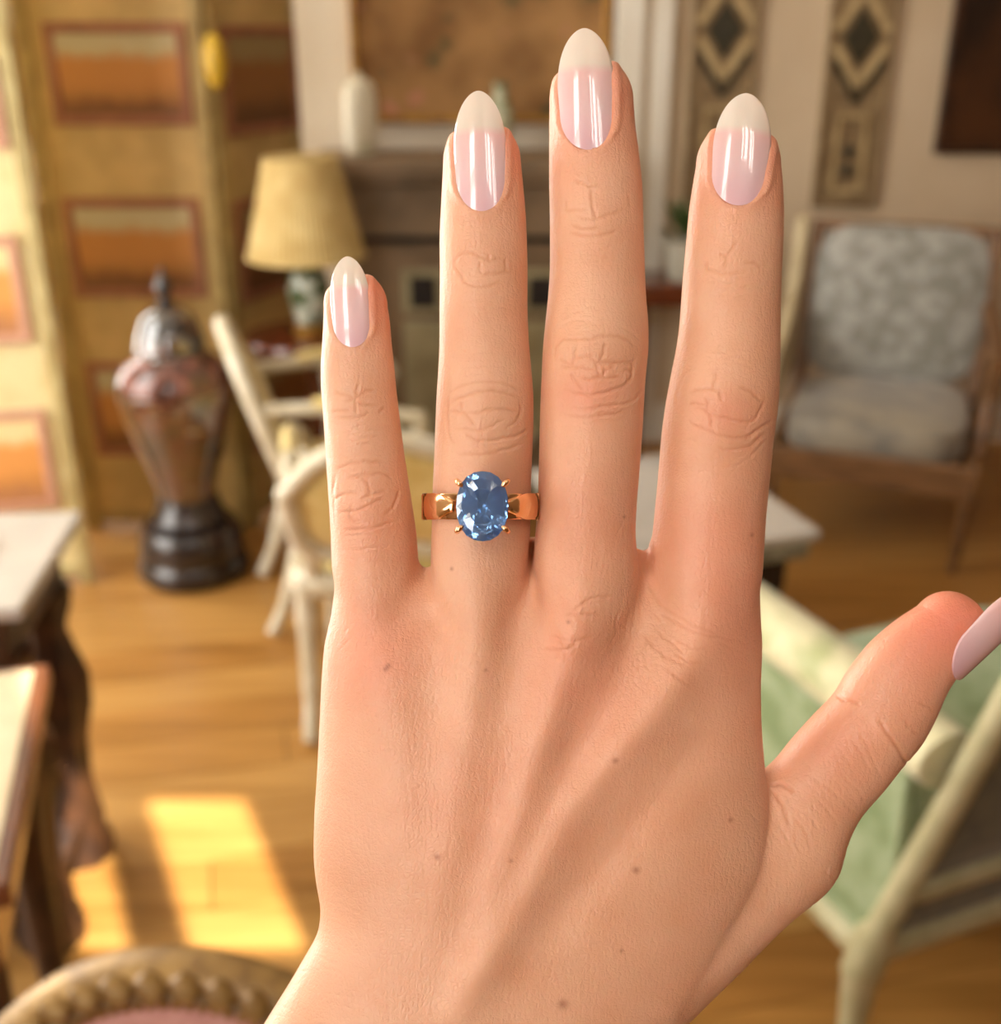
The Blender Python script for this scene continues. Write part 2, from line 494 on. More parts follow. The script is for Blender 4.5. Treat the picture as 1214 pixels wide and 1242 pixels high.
m = mat('dark_oil_paint', rgb(74, 42, 18), 0.35, rgb(34, 18, 8), 3, detail=6, contrast=(0.38, 0.6))
pt = thing('oil_painting', 'dark brown oil painting on the tan wall at the top right', 'painting', (1.95, Y1 - 0.022, 1.11))
MB().box(-0.35, 0.35, -0.02, 0, 0.02, 0.9).build('canvas', m, pt, smooth=False)
M_frame = mat('dark_frame', rgb(70, 40, 20), 0.4, rgb(44, 24, 12), 12)
for b in ((-0.38, -0.35, -0.035, 0, 0, 0.93), (0.35, 0.38, -0.035, 0, 0, 0.93), (-0.35, 0.35, -0.035, 0, 0, 0.02), (-0.35, 0.35, -0.035, 0, 0.9, 0.93)):
    MB().box(*b).build('frame_rail', M_frame, pt, smooth=False, bevel=0.004)

# ------------------------------------------------------------------ folding screens
M_leafgold = mat('bronze_gold_paper', rgb(186, 156, 96), 0.5, rgb(206, 172, 110), 9, detail=5, contrast=(0.45, 0.66))
M_leafframe = mat('gold_olive_frame', rgb(180, 156, 96), 0.45, rgb(150, 124, 70), 12)
M_leafcream = mat('pale_cream_paper', rgb(226, 214, 164), 0.55, rgb(212, 192, 136), 9, detail=5, contrast=(0.45, 0.66))
M_creamframe = mat('pale_olive_frame', rgb(196, 182, 130), 0.5, rgb(170, 152, 100), 12)
M_border = mat('rose_brown_border', rgb(160, 106, 74), 0.6, rgb(140, 88, 60), 14)
M_border2 = mat('dusty_rose_border', rgb(206, 160, 134), 0.6, rgb(190, 142, 116), 14)

def landscape(name, sky, mid, low):
    """painted picture: pale sky above a brown field (flat print, generated coordinates)"""
    m = bpy.data.materials.new(name); m.use_nodes = True
    nt = m.node_tree; p = nt.nodes['Principled BSDF']; p.inputs['Roughness'].default_value = 0.6
    tc = N(nt, 'ShaderNodeTexCoord'); sp = N(nt, 'ShaderNodeSeparateXYZ')
    nt.links.new(tc.outputs['Generated'], sp.inputs[0])
    no = N(nt, 'ShaderNodeTexNoise'); no.inputs['Scale'].default_value = 7.0; no.inputs['Detail'].default_value = 5
    nt.links.new(tc.outputs['Generated'], no.inputs['Vector'])
    ma = N(nt, 'ShaderNodeMath', operation='MULTIPLY_ADD'); ma.inputs[1].default_value = 0.3
    nt.links.new(no.outputs['Fac'], ma.inputs[0])
    sb = N(nt, 'ShaderNodeMath', operation='SUBTRACT'); sb.inputs[1].default_value = 0.15
    nt.links.new(sp.outputs['Z'], sb.inputs[0]); nt.links.new(sb.outputs[0], ma.inputs[2])
    r = N(nt, 'ShaderNodeValToRGB'); e = r.color_ramp.elements
    e[0].position, e[0].color = 0.12, low
    e[1].position, e[1].color = 0.82, sky
    a = e.new(0.40); a.color = mid
    a = e.new(0.66); a.color = mid
    a = e.new(0.25); a.color = tuple(c * 0.8 for c in mid[:3]) + (1,)
    nt.links.new(ma.outputs[0], r.inputs[0]); nt.links.new(r.outputs[0], p.inputs['Base Color'])
    return m
M_land = landscape('brown_landscape_picture', rgb(186, 172, 132), rgb(184, 124, 58), rgb(120, 76, 34))
M_land2 = landscape('shaded_landscape_picture', rgb(150, 128, 84), rgb(140, 92, 44), rgb(104, 66, 30))  # darker copy for the angled leaves, their shade put into the colours
M_land3 = landscape('orange_landscape_picture', rgb(236, 214, 160), rgb(222, 156, 84), rgb(178, 124, 80))

def screen_leaf(parent, a, b, h, field, framem, border, land, pics, t=0.03, st=0.035):
    """one hinged leaf between floor points a and b, facing the camera side"""
    a, b = Vector((a[0], a[1], 0)), Vector((b[0], b[1], 0))
    L = (b - a).length
    M = Matrix.Translation(a) @ Matrix.Rotation(math.atan2(b.y - a.y, b.x - a.x), 4, 'Z')
    leaf = MB().box(st, L - st, -t * 0.2, t * 0.2, 0.06, h - st).build('leaf', field, parent, smooth=False)
    leaf.matrix_local = M
    for bx in ((0, st, -t / 2, t / 2, 0, h), (L - st, L, -t / 2, t / 2, 0, h), (st, L - st, -t / 2, t / 2, 0.03, 0.06), (st, L - st, -t / 2, t / 2, h - st, h)):
        MB().box(*bx).build('frame_rail', framem, leaf, smooth=False, bevel=0.004)
    for u0, u1, z0, z1 in pics:
        w = 0.028
        y = -t * 0.2
        MB().box(u0 + w, u1 - w, y - 0.008, y, z0 + w, z1 - w).build('picture', land, leaf, smooth=False)
        for bx in ((u0, u0 + w, y - 0.014, y, z0, z1), (u1 - w, u1, y - 0.014, y, z0, z1), (u0 + w, u1 - w, y - 0.014, y, z0, z0 + w), (u0 + w, u1 - w, y - 0.014, y, z1 - w, z1)):
            MB().box(*bx).build('picture_border', border, leaf, smooth=False, bevel=0.003)
    return leaf

sA = thing('folding_screen', 'bronze gold folding screen with brown landscape pictures, behind the lidded vase', 'folding screen', (-1.36, 3.52, 0))
pcs = [(0.075, 0.475, 1.275, 1.55), (0.06, 0.465, 0.775, 1.07), (0.06, 0.465, 0.26, 0.57), (0.06, 0.465, 1.75, 2.05)]
screen_leaf(sA, (0, 0), (0.52, 0.0), 2.25, M_leafgold, M_leafframe, M_border, M_land, pcs)
pc2 = [(0.05, 0.44, 1.235, 1.54), (0.05, 0.44, 0.74, 1.05), (0.05, 0.44, 0.24, 0.55)]
screen_leaf(sA, (0.525, 0.01), (0.70, 0.42), 2.25, M_leafgold, M_leafframe, M_border, M_land2, pc2)
screen_leaf(sA, (-0.17, 0.42), (-0.005, 0.01), 2.25, M_leafgold, M_leafframe, M_border, M_land2, pc2)
sB = thing('folding_screen', 'pale cream folding screen with orange pictures at the left edge', 'folding screen', (-1.225, 3.12, 0))
pcB = [(0.09, 0.46, 1.25, 1.47), (0.09, 0.44, 0.74, 1.03), (0.09, 0.44, 0.25, 0.55)]
screen_leaf(sB, (-0.49, -0.10), (0.0, 0.0), 2.25, M_leafcream, M_creamframe, M_border2, M_land3, pcB)
screen_leaf(sB, (-0.70, 0.36), (-0.495, -0.095), 2.25, M_leafcream, M_creamframe, M_border2, M_land3, pcB)

M_yel = mat('yellow_glaze', rgb(206, 168, 44), 0.3, rgb(176, 138, 30), 10)
yo = thing('oval_pendant', 'yellow oval pendant hanging in front of the bronze screen fold', 'ornament', (-0.793, 3.44, 1.375))
MB().lathe([(0.0, 0.0), (0.018, 0.008), (0.03, 0.04), (0.034, 0.075), (0.03, 0.112), (0.016, 0.142), (0.0, 0.15)], 24).build('body', M_yel, yo)
MB().tube([(0, 0, 0.15), (-0.004, 0.02, 0.5), (-0.02, 0.06, 0.88)], 0.003, 6).build('cord', M_gold, yo)

# ------------------------------------------------------------------ big lidded vase
M_imari = bpy.data.materials.new('dark_enamelled_porcelain'); M_imari.use_nodes = True
nt = M_imari.node_tree; p = nt.nodes['Principled BSDF']
p.inputs['Roughness'].default_value = 0.12; p.inputs['Coat Weight'].default_value = 1.0; p.inputs['Coat Roughness'].default_value = 0.08; p.inputs['Coat IOR'].default_value = 1.9
tc = N(nt, 'ShaderNodeTexCoord')
no = N(nt, 'ShaderNodeTexNoise'); no.inputs['Scale'].default_value = 11; no.inputs['Detail'].default_value = 4
nt.links.new(tc.outputs['Object'], no.inputs['Vector'])
r = N(nt, 'ShaderNodeValToRGB'); e = r.color_ramp.elements
e[0].position, e[0].color = 0.34, rgb(40, 46, 52)
e[1].position, e[1].color = 0.74, rgb(160, 142, 108)
for q, c in ((0.44, rgb(42, 30, 22)), (0.51, rgb(82, 58, 36)), (0.57, rgb(92, 48, 40)), (0.63, rgb(64, 46, 32))):
    e.new(q).color = c
nt.links.new(no.outputs['Fac'], r.inputs[0]); nt.links.new(r.outputs[0], p.inputs['Base Color'])
M_redband = mat('iron_red_enamel', rgb(128, 78, 66), 0.2, rgb(66, 40, 34), 22, contrast=(0.4, 0.6), coat=0.4)
M_black = mat('black_lacquer', rgb(52, 40, 36), 0.25, rgb(32, 25, 23), 9, coat=0.4)
vz = thing('lidded_vase', 'tall dark enamelled vase with domed lid and finial, before the bronze screen', 'vase', (-0.935, 3.19, 0))
MB().lathe([(0.0, 0.0), (0.155, 0.0), (0.168, 0.02), (0.165, 0.05), (0.15, 0.07), (0.156, 0.09), (0.152, 0.14), (0.135, 0.165), (0.0, 0.17)], 48).build('plinth', M_black, vz)
MB().lathe([(0.0, 0.168), (0.105, 0.17), (0.112, 0.19), (0.098, 0.215), (0.088, 0.25), (0.0, 0.25)], 40).build('stand', M_black, vz)
bd = MB().lathe([(0.0, 0.25), (0.082, 0.25), (0.085, 0.28), (0.105, 0.35), (0.135, 0.44), (0.155, 0.52), (0.163, 0.575), (0.156, 0.62), (0.13, 0.66), (0.096, 0.685), (0.086, 0.7), (0.0, 0.7)], 48).build('body', M_imari, vz)
MB().lathe([(0.1585, 0.59), (0.1615, 0.60), (0.159, 0.62), (0.133, 0.662), (0.1, 0.687), (0.096, 0.684), (0.128, 0.66), (0.154, 0.618)], 48).build('shoulder_band', M_redband, bd)
ld = MB().lathe([(0.0, 0.7), (0.093, 0.7), (0.099, 0.706), (0.096, 0.722), (0.092, 0.74), (0.074, 0.79), (0.048, 0.815), (0.02, 0.825), (0.0, 0.826)], 40).build('lid', M_imari, vz)
MB().lathe([(0.0, 0.82), (0.02, 0.822), (0.026, 0.832), (0.012, 0.842), (0.02, 0.856), (0.026, 0.872), (0.02, 0.892), (0.008, 0.906), (0.01, 0.916), (0.0, 0.932)], 20).build('finial', M_black, ld)

# ------------------------------------------------------------------ lamp on its table
lt = thing('pedestal_table', 'round red-brown pedestal table under the pleated lamp', 'table', (-0.58, 3.47, 0))
lt.scale = (0.9, 0.9, 1.088)
MB().lathe([(0.0, 0.585), (0.2, 0.585), (0.222, 0.592), (0.228, 0.605), (0.22, 0.618), (0.0, 0.62)], 44).build('table_top', M_redwood, lt)
MB().lathe([(0.0, 0.10), (0.035, 0.10), (0.045, 0.14), (0.03, 0.2), (0.022, 0.3), (0.034, 0.42), (0.024, 0.5), (0.05, 0.575), (0.07, 0.587), (0.0, 0.587)], 24).build('pedestal', M_redwood, lt)
for k in range(3):
    a = k * 2 * math.pi / 3 + 0.5
    MB().tube(curve([(0.02 * math.cos(a), 0.02 * math.sin(a), 0.17), (0.1 * math.cos(a), 0.1 * math.sin(a), 0.13), (0.18 * math.cos(a), 0.18 * math.sin(a), 0.03), (0.22 * math.cos(a), 0.22 * math.sin(a), 0.016)]), 0.016, 8).build('foot', M_redwood, lt)
M_shade = mat('cream_pleated_silk', rgb(206, 182, 124), 0.8, rgb(186, 158, 98), 14)
lp = thing('table_lamp', 'table lamp with cream pleated shade and green white porcelain base', 'lamp', (-0.58, 3.475, 0.6745))
lp.scale = (0.94, 0.94, 0.94)
MB().lathe([(0.0, 0.0), (0.06, 0.0), (0.062, 0.02), (0.048, 0.032), (0.0, 0.034)], 24).build('foot', M_gold, lp)
MB().lathe([(0.0, 0.03), (0.045, 0.032), (0.052, 0.06), (0.066, 0.11), (0.068, 0.16), (0.056, 0.2), (0.034, 0.225), (0.028, 0.25), (0.0, 0.25)], 32).build('base', mat('green_floral_porcelain', rgb(206, 210, 194), 0.15, rgb(70, 88, 56), 16, contrast=(0.42, 0.55), coat=0.4), lp)
MB().lathe([(0.0, 0.248), (0.014, 0.25), (0.012, 0.34), (0.0, 0.342)], 12).build('stem', M_gold, lp)
sh = MB().lathe([(0.186, 0.245), (0.114, 0.545), (0.112, 0.545), (0.184, 0.245)], 240, ridges=60, amp=0.012).build('pleated_shade', M_shade, lp)
MB().lathe([(0.1865, 0.243), (0.192, 0.247), (0.1865, 0.256), (0.182, 0.247)], 48).build('trim_band', M_shade, sh)
MB().lathe([(0.113, 0.54), (0.118, 0.545), (0.113, 0.551), (0.108, 0.545)], 48).build('trim_band', M_shade, sh)
for k in range(3):
    a = k * 2 * math.pi / 3
    MB().tube([(0.011 * math.cos(a), 0.011 * math.sin(a), 0.335), (0.113 * math.cos(a), 0.113 * math.sin(a), 0.54)], 0.0018, 5).build('spoke', M_gold, sh)

# ------------------------------------------------------------------ console with plant behind the middle finger gap
cn = thing('console_table', 'narrow dark brown console table against the far wall, under the plant', 'table', (0.66, 4.16, 0))
MB().box(-0.2, 0.2, -0.14, 0.12, 0.67, 0.705).build('table_top', M_redwood, cn, smooth=False, bevel=0.006)
MB().box(-0.18, 0.18, -0.12, 0.11, 0.62, 0.67).build('apron', M_redwood, cn, smooth=False)
for sx in (-1, 1):
    for sy in (-0.1, 0.09):
        MB().lathe([(0.0, 0.0), (0.012, 0.0), (0.018, 0.3), (0.021, 0.62), (0.0, 0.62)], 10, (sx * 0.155, sy, 0)).build('leg', M_redwood, cn)
M_pot = mat('grey_ceramic', rgb(196, 192, 176), 0.3, rgb(172, 168, 150), 10)
pl = thing('potted_plant', 'leafy green plant in a pale pot on the console table', 'plant', (0.66, 4.14, 0.705))
MB().lathe([(0.0, 0.0), (0.06, 0.0), (0.075, 0.06), (0.085, 0.13), (0.09, 0.14), (0.08, 0.14), (0.0, 0.12)], 28).build('pot', M_pot, pl)
M_leaf = mat('green_leaf', rgb(74, 92, 36), 0.45, rgb(44, 62, 22), 16)
for k in range(34):
    a, el, L = random.uniform(0, 6.28), random.uniform(0.5, 1.35), random.uniform(0.12, 0.22)
    d = Vector((math.cos(a) * math.cos(el), math.sin(a) * math.cos(el), math.sin(el)))
    s = d.cross(Vector((0, 0, 1))).normalized() * 0.018
    o = Vector((0, 0, 0.12))
    n = s.cross(d).normalized()
    pts = [o + d * L * 0.25, o + d * L * 0.6 + s - n * 0.004, o + d * L - Vector((0, 0, 0.03)), o + d * L * 0.6 - s - n * 0.004, o + d * L * 0.6 + n * 0.004]
    MB().add(pts, [(0, 1, 4), (1, 2, 4), (2, 3, 4), (3, 0, 4)]).build('leaf', M_leaf, pl)

# ------------------------------------------------------------------ ivory painted chairs with yellow silk
def painted_chair(label, loc, rz, w=0.46, d=0.46, sh=0.43, bh=0.86):
    """faces local +y, back posts at y = 0"""
    t = thing('painted_armchair', label, 'chair', loc, rz, 'ivory painted chairs with yellow silk')
    hw = w / 2
    rail = curve([(-hw, 0.0, sh - 0.035), (-hw - 0.02, d * 0.5, sh - 0.035), (-hw + 0.02, d, sh - 0.035), (0, d + 0.03, sh - 0.035), (hw - 0.02, d, sh - 0.035), (hw + 0.02, d * 0.5, sh - 0.035), (hw, 0.0, sh - 0.035), (0, -0.015, sh - 0.035)], 48, True)
    MB().tube(rail, 0.022, 10, True, 1.5).build('seat_rail', M_ivorypaint, t)
    MB().pad(-hw + 0.01, hw - 0.01, 0.02, d, sh - 0.04, sh + 0.025, 0.035).build('seat_cushion', M_yellow, t)
    for sx in (-1, 1):
        MB().tube(curve([(sx * (hw - 0.01), d - 0.015, sh - 0.03), (sx * (hw + 0.012), d + 0.012, sh - 0.14), (sx * (hw - 0.01), d, 0.2), (sx * (hw - 0.004), d + 0.018, 0.03), (sx * (hw + 0.002), d + 0.03, 0.012)], 20), [0.03] * 5 + [0.026] * 5 + [0.018] * 5 + [0.015] * 4 + [0.02] * 2, 10).build('leg', M_ivorypaint, t)
        MB().tube(curve([(sx * (hw - 0.005), 0.0, sh - 0.02), (sx * (hw - 0.005), -0.01, 0.28), (sx * (hw - 0.01), -0.05, 0.12), (sx * (hw - 0.01), -0.10, 0.012)], 18), [0.026] * 7 + [0.022] * 6 + [0.018] * 6, 10).build('leg', M_ivorypaint, t)
    rake = -0.13 / (bh - sh)
    def bp(x, z):
        return (x, rake * (z - sh) - 0.012, z)
    loop = [bp(x, z) for x, z in ((-hw * 0.86, sh + 0.06), (-hw * 1.02, sh + 0.2), (-hw * 0.95, bh - 0.09), (-hw * 0.6, bh - 0.012), (0, bh + 0.03), (hw * 0.6, bh - 0.012), (hw * 0.95, bh - 0.09), (hw * 1.02, sh + 0.2), (hw * 0.86, sh + 0.06), (0, sh + 0.075))]
    MB().tube(curve(loop, 60, True), 0.022, 10, True, 1.0, up=(0, 1, 0.2)).build('back_frame', M_ivorypaint, t)
    for sx in (-1, 1):
        MB().tube([bp(sx * hw * 0.88, sh - 0.03), bp(sx * hw * 0.88, sh + 0.09)], 0.022, 8).build('back_stile', M_ivorypaint, t)
    hull = curve(loop, 60, True)
    c = Vector(bp(0, (sh + bh) / 2 + 0.03))
    def back(u, v):
        q = hull[int(round(u * len(hull))) % len(hull)]
        if v <= 0.5:
            k = v * 2
            return c + (q - c) * (0.04 + 0.9 * k) + Vector((0, 0.03 * (1 - k ** 3) + 0.012, 0))
        k = (v - 0.5) * 2
        return c + (q - c) * (0.94 - 0.9 * k) + Vector((0, -0.018 * (1 - (1 - k) ** 3) - 0.012 * 0.5, 0))
    MB().grid(back, len(hull), 13, True).build('back_cushion', M_yellow, t)
    for sx in (-1, 1):
        arm = curve([bp(sx * hw * 0.98, sh + 0.25), (sx * (hw + 0.03), 0.12, sh + 0.25), (sx * (hw + 0.05), 0.27, sh + 0.225), (sx * (hw + 0.045), 0.32, sh + 0.2), (sx * (hw + 0.02), 0.30, sh + 0.12), (sx * (hw + 0.005), 0.33, sh - 0.02)], 30)
        ar = MB().tube(arm, [0.018] * 15 + [0.024] * 5 + [0.017] * (len(arm) - 20), 8).build('arm', M_ivorypaint, t)
        MB().tube(curve([(sx * (hw + 0.02), 0.05, sh + 0.262), (sx * (hw + 0.035), 0.14, sh + 0.272), (sx * (hw + 0.046), 0.22, sh + 0.255)], 8), 0.018, 8).build('arm_pad', M_yellow, ar)
    return t
painted_chair('ivory chair with yellow silk facing right, beside the tall lidded vase', (-0.575, 2.985, 0), -math.pi / 2 + 0.26, 0.40, 0.42, 0.40, 0.80)
painted_chair('nearer ivory chair with yellow back turned to us, mostly behind the little finger', (-0.22, 2.36, 0), 0.0, 0.46, 0.34, 0.41, 0.74)

# ------------------------------------------------------------------ grey blue armchair
M_damask = mat('grey_blue_damask', rgb(128, 126, 116), 0.55, rgb(160, 158, 150), 17, detail=3, contrast=(0.44, 0.58), sheen=0.3)
M_damask_s = mat('grey_damask_seat', rgb(150, 140, 122), 0.6, rgb(122, 116, 106), 8, detail=3, contrast=(0.45, 0.6), sheen=0.3)
M_armwood = mat('worn_brown_wood', rgb(132, 94, 58), 0.45, rgb(98, 68, 40), 9, stretch=(1, 6, 6))
ac = thing('upholstered_armchair', 'grey blue damask armchair with brown wooden frame on the right', 'armchair', (1.23, 3.58, 0), math.radians(-20.5))
MB().pad(-0.27, 0.27, -0.32, 0.25, 0.33, 0.43, 0.03).build('seat_cushion', M_damask_s, ac)
for b in ((-0.31, 0.31, -0.345, -0.315, 0.25, 0.345), (-0.31, 0.31, 0.25, 0.28, 0.25, 0.345), (-0.31, -0.28, -0.315, 0.25, 0.25, 0.345), (0.28, 0.31, -0.315, 0.25, 0.25, 0.345)):
    MB().box(*b).build('seat_rail', M_armwood, ac, smooth=False, bevel=0.006)
Mb = Matrix.Translation((0, 0.235, 0.42)) @ Matrix.Rotation(math.radians(-14), 4, 'X') @ Matrix.Rotation(math.radians(90), 4, 'X')
MB().pad(-0.285, 0.285, 0.0, 0.525, -0.05, 0.025, 0.03, Mb).build('back_cushion', M_damask, ac)
Mf = Matrix.Translation((0, 0.235, 0.42)) @ Matrix.Rotation(math.radians(-14), 4, 'X')
for b in ((-0.305, -0.265, -0.02, 0.05, -0.08, 0.53), (0.265, 0.305, -0.02, 0.05, -0.08, 0.53), (-0.265, 0.265, -0.02, 0.05, 0.49, 0.53)):
    MB().box(*b, M=Mf).build('back_rail', M_armwood, ac, smooth=False, bevel=0.008)
M_wing = mat('pale_cream_linen', rgb(206, 190, 152), 0.7, rgb(188, 170, 132), 12)
MB().prism([(0.36, 0.95), (0.30, 0.93), (0.2, 0.70), (0.0, 0.60), (-0.16, 0.58), (-0.16, 0.43), (0.29, 0.43)], -0.02, 0.02, Matrix.Translation((-0.335, 0, 0)) @ Matrix(((0, 0, 1, 0), (1, 0, 0, 0), (0, 1, 0, 0), (0, 0, 0, 1)))).build('wing_panel', M_wing, ac, smooth=False, bevel=0.01)
for sx in (-1, 1):
    if sx > 0:
        MB().tube(curve([(0.29, 0.29, 0.68), (0.31, 0.1, 0.66), (0.32, -0.12, 0.635), (0.32, -0.2, 0.62)], 18), 0.024, 10).build('arm', M_armwood, ac)
        MB().tube(curve([(0.32, -0.18, 0.62), (0.315, -0.15, 0.5), (0.305, -0.2, 0.34)], 12), 0.02, 10).build('arm_post', M_armwood, ac)
    MB().tube([(sx * 0.29, -0.325, 0.255), (sx * 0.285, -0.32, 0.12), (sx * 0.28, -0.325, 0.0)], [0.026, 0.02, 0.015], 10).build('leg', M_armwood, ac)
    MB().tube([(sx * 0.285, 0.265, 0.255), (sx * 0.285, 0.29, 0.12), (sx * 0.285, 0.33, 0.0)], [0.024, 0.02, 0.016], 10).build('leg', M_armwood, ac)

st = thing('side_table', 'small light brown wooden table right of the grey armchair', 'table', (1.98, 3.83, 0))
MB().box(-0.17, 0.17, -0.15, 0.15, 0.47, 0.50).build('table_top', M_lightwood, st, smooth=False, bevel=0.006)
MB().box(-0.15, 0.15, -0.13, 0.13, 0.38, 0.47).build('drawer_case', M_lightwood, st, smooth=False, bevel=0.004)
for sx in (-0.13, 0.13):
    for sy in (-0.11, 0.11):
        MB().tube([(sx, sy, 0.38), (sx, sy, 0.2), (sx, sy, 0.0)], [0.02, 0.016, 0.011], 8).build('leg', M_lightwood, st)

# ------------------------------------------------------------------ low marble table behind the index finger
wt = thing('low_table', 'low white marble topped table with dark base behind the index finger', 'table', (0.37, 2.66, 0), math.radians(18))
MB().box(-0.21, 0.31, -0.29, 0.30, 0.425, 0.45).build('marble_top', M_marble, wt, smooth=False, bevel=0.006)
MB().box(-0.195, 0.295, -0.275, 0.285, 0.375, 0.425).build('fluted_edge', mat('grey_veined_edge', rgb(176, 172, 150), 0.4, rgb(126, 122, 104), 26, contrast=(0.42, 0.58)), wt, smooth=False, bevel=0.006)
MB().box(-0.16, 0.26, -0.24, 0.25, 0.28, 0.375).build('apron', M_black, wt, smooth=False, bevel=0.006)
for sx in (-0.13, 0.23):
    for sy in (-0.21, 0.22):
        MB().lathe([(0.0, 0.0), (0.03, 0.0), (0.036, 0.03), (0.022, 0.08), (0.03, 0.2), (0.036, 0.28), (0.0, 0.285)], 16, (sx, sy, 0)).build('leg', M_black, wt)

# ------------------------------------------------------------------ left: marble console and writing desk
mt = thing('marble_console', 'white marble topped table on dark carved legs at the left edge', 'table', (-0.74, 1.58, 0), math.radians(5))
MB().box(-0.62, 0.0, 0.0, 0.385, 0.695, 0.72).build('marble_top', M_marble, mt, smooth=False, bevel=0.006)
MB().box(-0.58, -0.04, 0.03, 0.35, 0.60, 0.695).build('apron', M_darkwood, mt, smooth=False, bevel=0.008)
legp = [(0.0, 0.0), (0.055, 0.0), (0.06, 0.04), (0.045, 0.07), (0.05, 0.10), (0.038, 0.18), (0.042, 0.28), (0.06, 0.36), (0.062, 0.42), (0.045, 0.48), (0.035, 0.52), (0.05, 0.57), (0.055, 0.60), (0.0, 0.60)]
for x, y in ((-0.075, 0.075), (-0.52, 0.075), (-0.075, 0.31), (-0.52, 0.31)):
    MB().lathe(legp, 28, (x, y, 0), ridges=7, amp=0.06).build('carved_leg', M_darkwood, mt)
MB().box(-0.55, -0.05, 0.05, 0.33, 0.09, 0.12).build('stretcher', M_darkwood, mt, smooth=False, bevel=0.006)
bk = tag(MB().box(-0.09, 0.09, -0.06, 0.06, 0.0, 0.012).build('slate_tray', mat('grey_slate', rgb(140, 140, 142), 0.5), None, smooth=False, bevel=0.003), 'flat grey tray on the white marble table at the left edge', 'tray')
bk.location = (-0.965, 1.78, 0.7205)
bk.rotation_euler = (0, 0, 0.5)

dk = thing('writing_desk', 'desk with cream leather top and brown edge, cut by the left edge', 'desk', (-0.57, 1.19, 0), math.radians(15))
M_leather = mat('cream_leather', rgb(226, 208, 172), 0.45, rgb(214, 192, 152), 12)
M_deskw = mat('red_brown_desk_wood', rgb(126, 70, 36), 0.35, rgb(92, 48, 24), 9, stretch=(6, 1, 6), coat=0.3)
MB().box(-0.62, 0.0, -0.26, 0.20, 0.705, 0.738).build('desk_top', M_deskw, dk, smooth=False, bevel=0.006)
MB().box(-0.60, -0.018, -0.24, 0.18, 0.738, 0.741).build('leather_inset', M_leather, dk, smooth=False)
MB().box(-0.59, -0.03, -0.23, 0.17, 0.60, 0.705).build('drawer_frieze', M_deskw, dk, smooth=False, bevel=0.004)
for x, y in ((-0.06, -0.2), (-0.06, 0.14), (-0.56, -0.2), (-0.56, 0.14)):
    MB().tube([(x, y, 0.61), (x, y, 0.3), (x, y, 0.0)], [0.028, 0.022, 0.014], 10).build('leg', M_darkwood, dk)

# ------------------------------------------------------------------ gilt chair back at the lower left
M_pink = mat('dusty_pink_silk', rgb(206, 150, 138), 0.6, rgb(190, 130, 120), 60, stretch=(1, 1, 6), sheen=0.3)
M_giltw = mat('worn_gilt_wood', rgb(164, 130, 74), 0.45, rgb(122, 92, 50), 40, metallic=0.25, bump=0.15)
M_grey = mat('grey_painted_fillet', rgb(164, 148, 116), 0.5, rgb(138, 122, 92), 30)
gc = thing('gilt_chair', 'gilt chair with rope carved oval back and pink silk, lower left corner', 'chair', (-0.245, 0.56, 0), math.radians(-8))
tilt = math.radians(14)
def gp(a, r, off=0.0):
    """point on the oval back: a from the top, off towards the sitter (camera side, -y)"""
    x, z = 0.20 * r * math.sin(a), 0.205 * r * math.cos(a)
    zc = 0.692
    return Vector((x, math.sin(tilt) * (zc + z - 0.45) - off * math.cos(tilt), 0.0 + zc + z * math.cos(tilt) + off * math.sin(tilt)))
K = 96
MB().tube([gp(2 * math.pi * i / K, 1.0) for i in range(K)], 0.016, 10, True, 1.2, up=(0, 1, 0)).build('back_frame', M_giltw, gc)
MB().tube([gp(2 * math.pi * i / K, 0.93, 0.008) for i in range(K)], 0.007, 8, True, 1.0, up=(0, 1, 0)).build('inner_fillet', M_grey, gc)
rope = MB()
R_ = 46
twist = MB()
twist.lathe([(0.0, -0.014), (0.008, -0.010), (0.0115, 0.0), (0.008, 0.010), (0.0, 0.014)], 12)
proto = None
for i in range(R_):
    a = 2 * math.pi * i / R_
    q = gp(a, 0.985, 0.020)
    tan = (gp(a + 0.02, 0.985, 0.02) - q).normalized()
    nrm = Vector((0, -math.cos(tilt), math.sin(tilt)))
    sd = tan.cross(nrm).normalized()
    d = (tan + sd * 0.9).normalized()
    Mq = Matrix.Translation(q) @ d.to_track_quat('Z', 'Y').to_matrix().to_4x4()
    if proto is None:
        proto = twist.build('rope_twist', M_giltw, gc)
        o = proto
    else:
        o = proto.copy(); COL.objects.link(o); o.parent = gc
    o.matrix_local = Mq
bead = MB().lathe([(0.0, -0.004), (0.003, -0.0028), (0.0042, 0.0), (0.003, 0.0028), (0.0, 0.004)], 8)
proto = None
for i in range(110):
    q = gp(2 * math.pi * i / 110, 0.895, 0.013)
    if proto is None:
        proto = bead.build('nail_head', M_gold, gc); o = proto
    else:
        o = proto.copy(); COL.objects.link(o); o.parent = gc
    o.matrix_local = Matrix.Translation(q)
def pinkpad(u, v):
    a = 2 * math.pi * u
    if v < 0.5:
        k = v * 2
        return gp(a, max(0.92 * k, 0.01), 0.012 + 0.03 * (1 - k * k))
    k = (v - 0.5) * 2
    return gp(a, max(0.92 * (1 - k), 0.01), 0.012 - 0.02 * k - 0.004)
MB().grid(pinkpad, 64, 15, True).build('back_cushion', M_pink, gc)
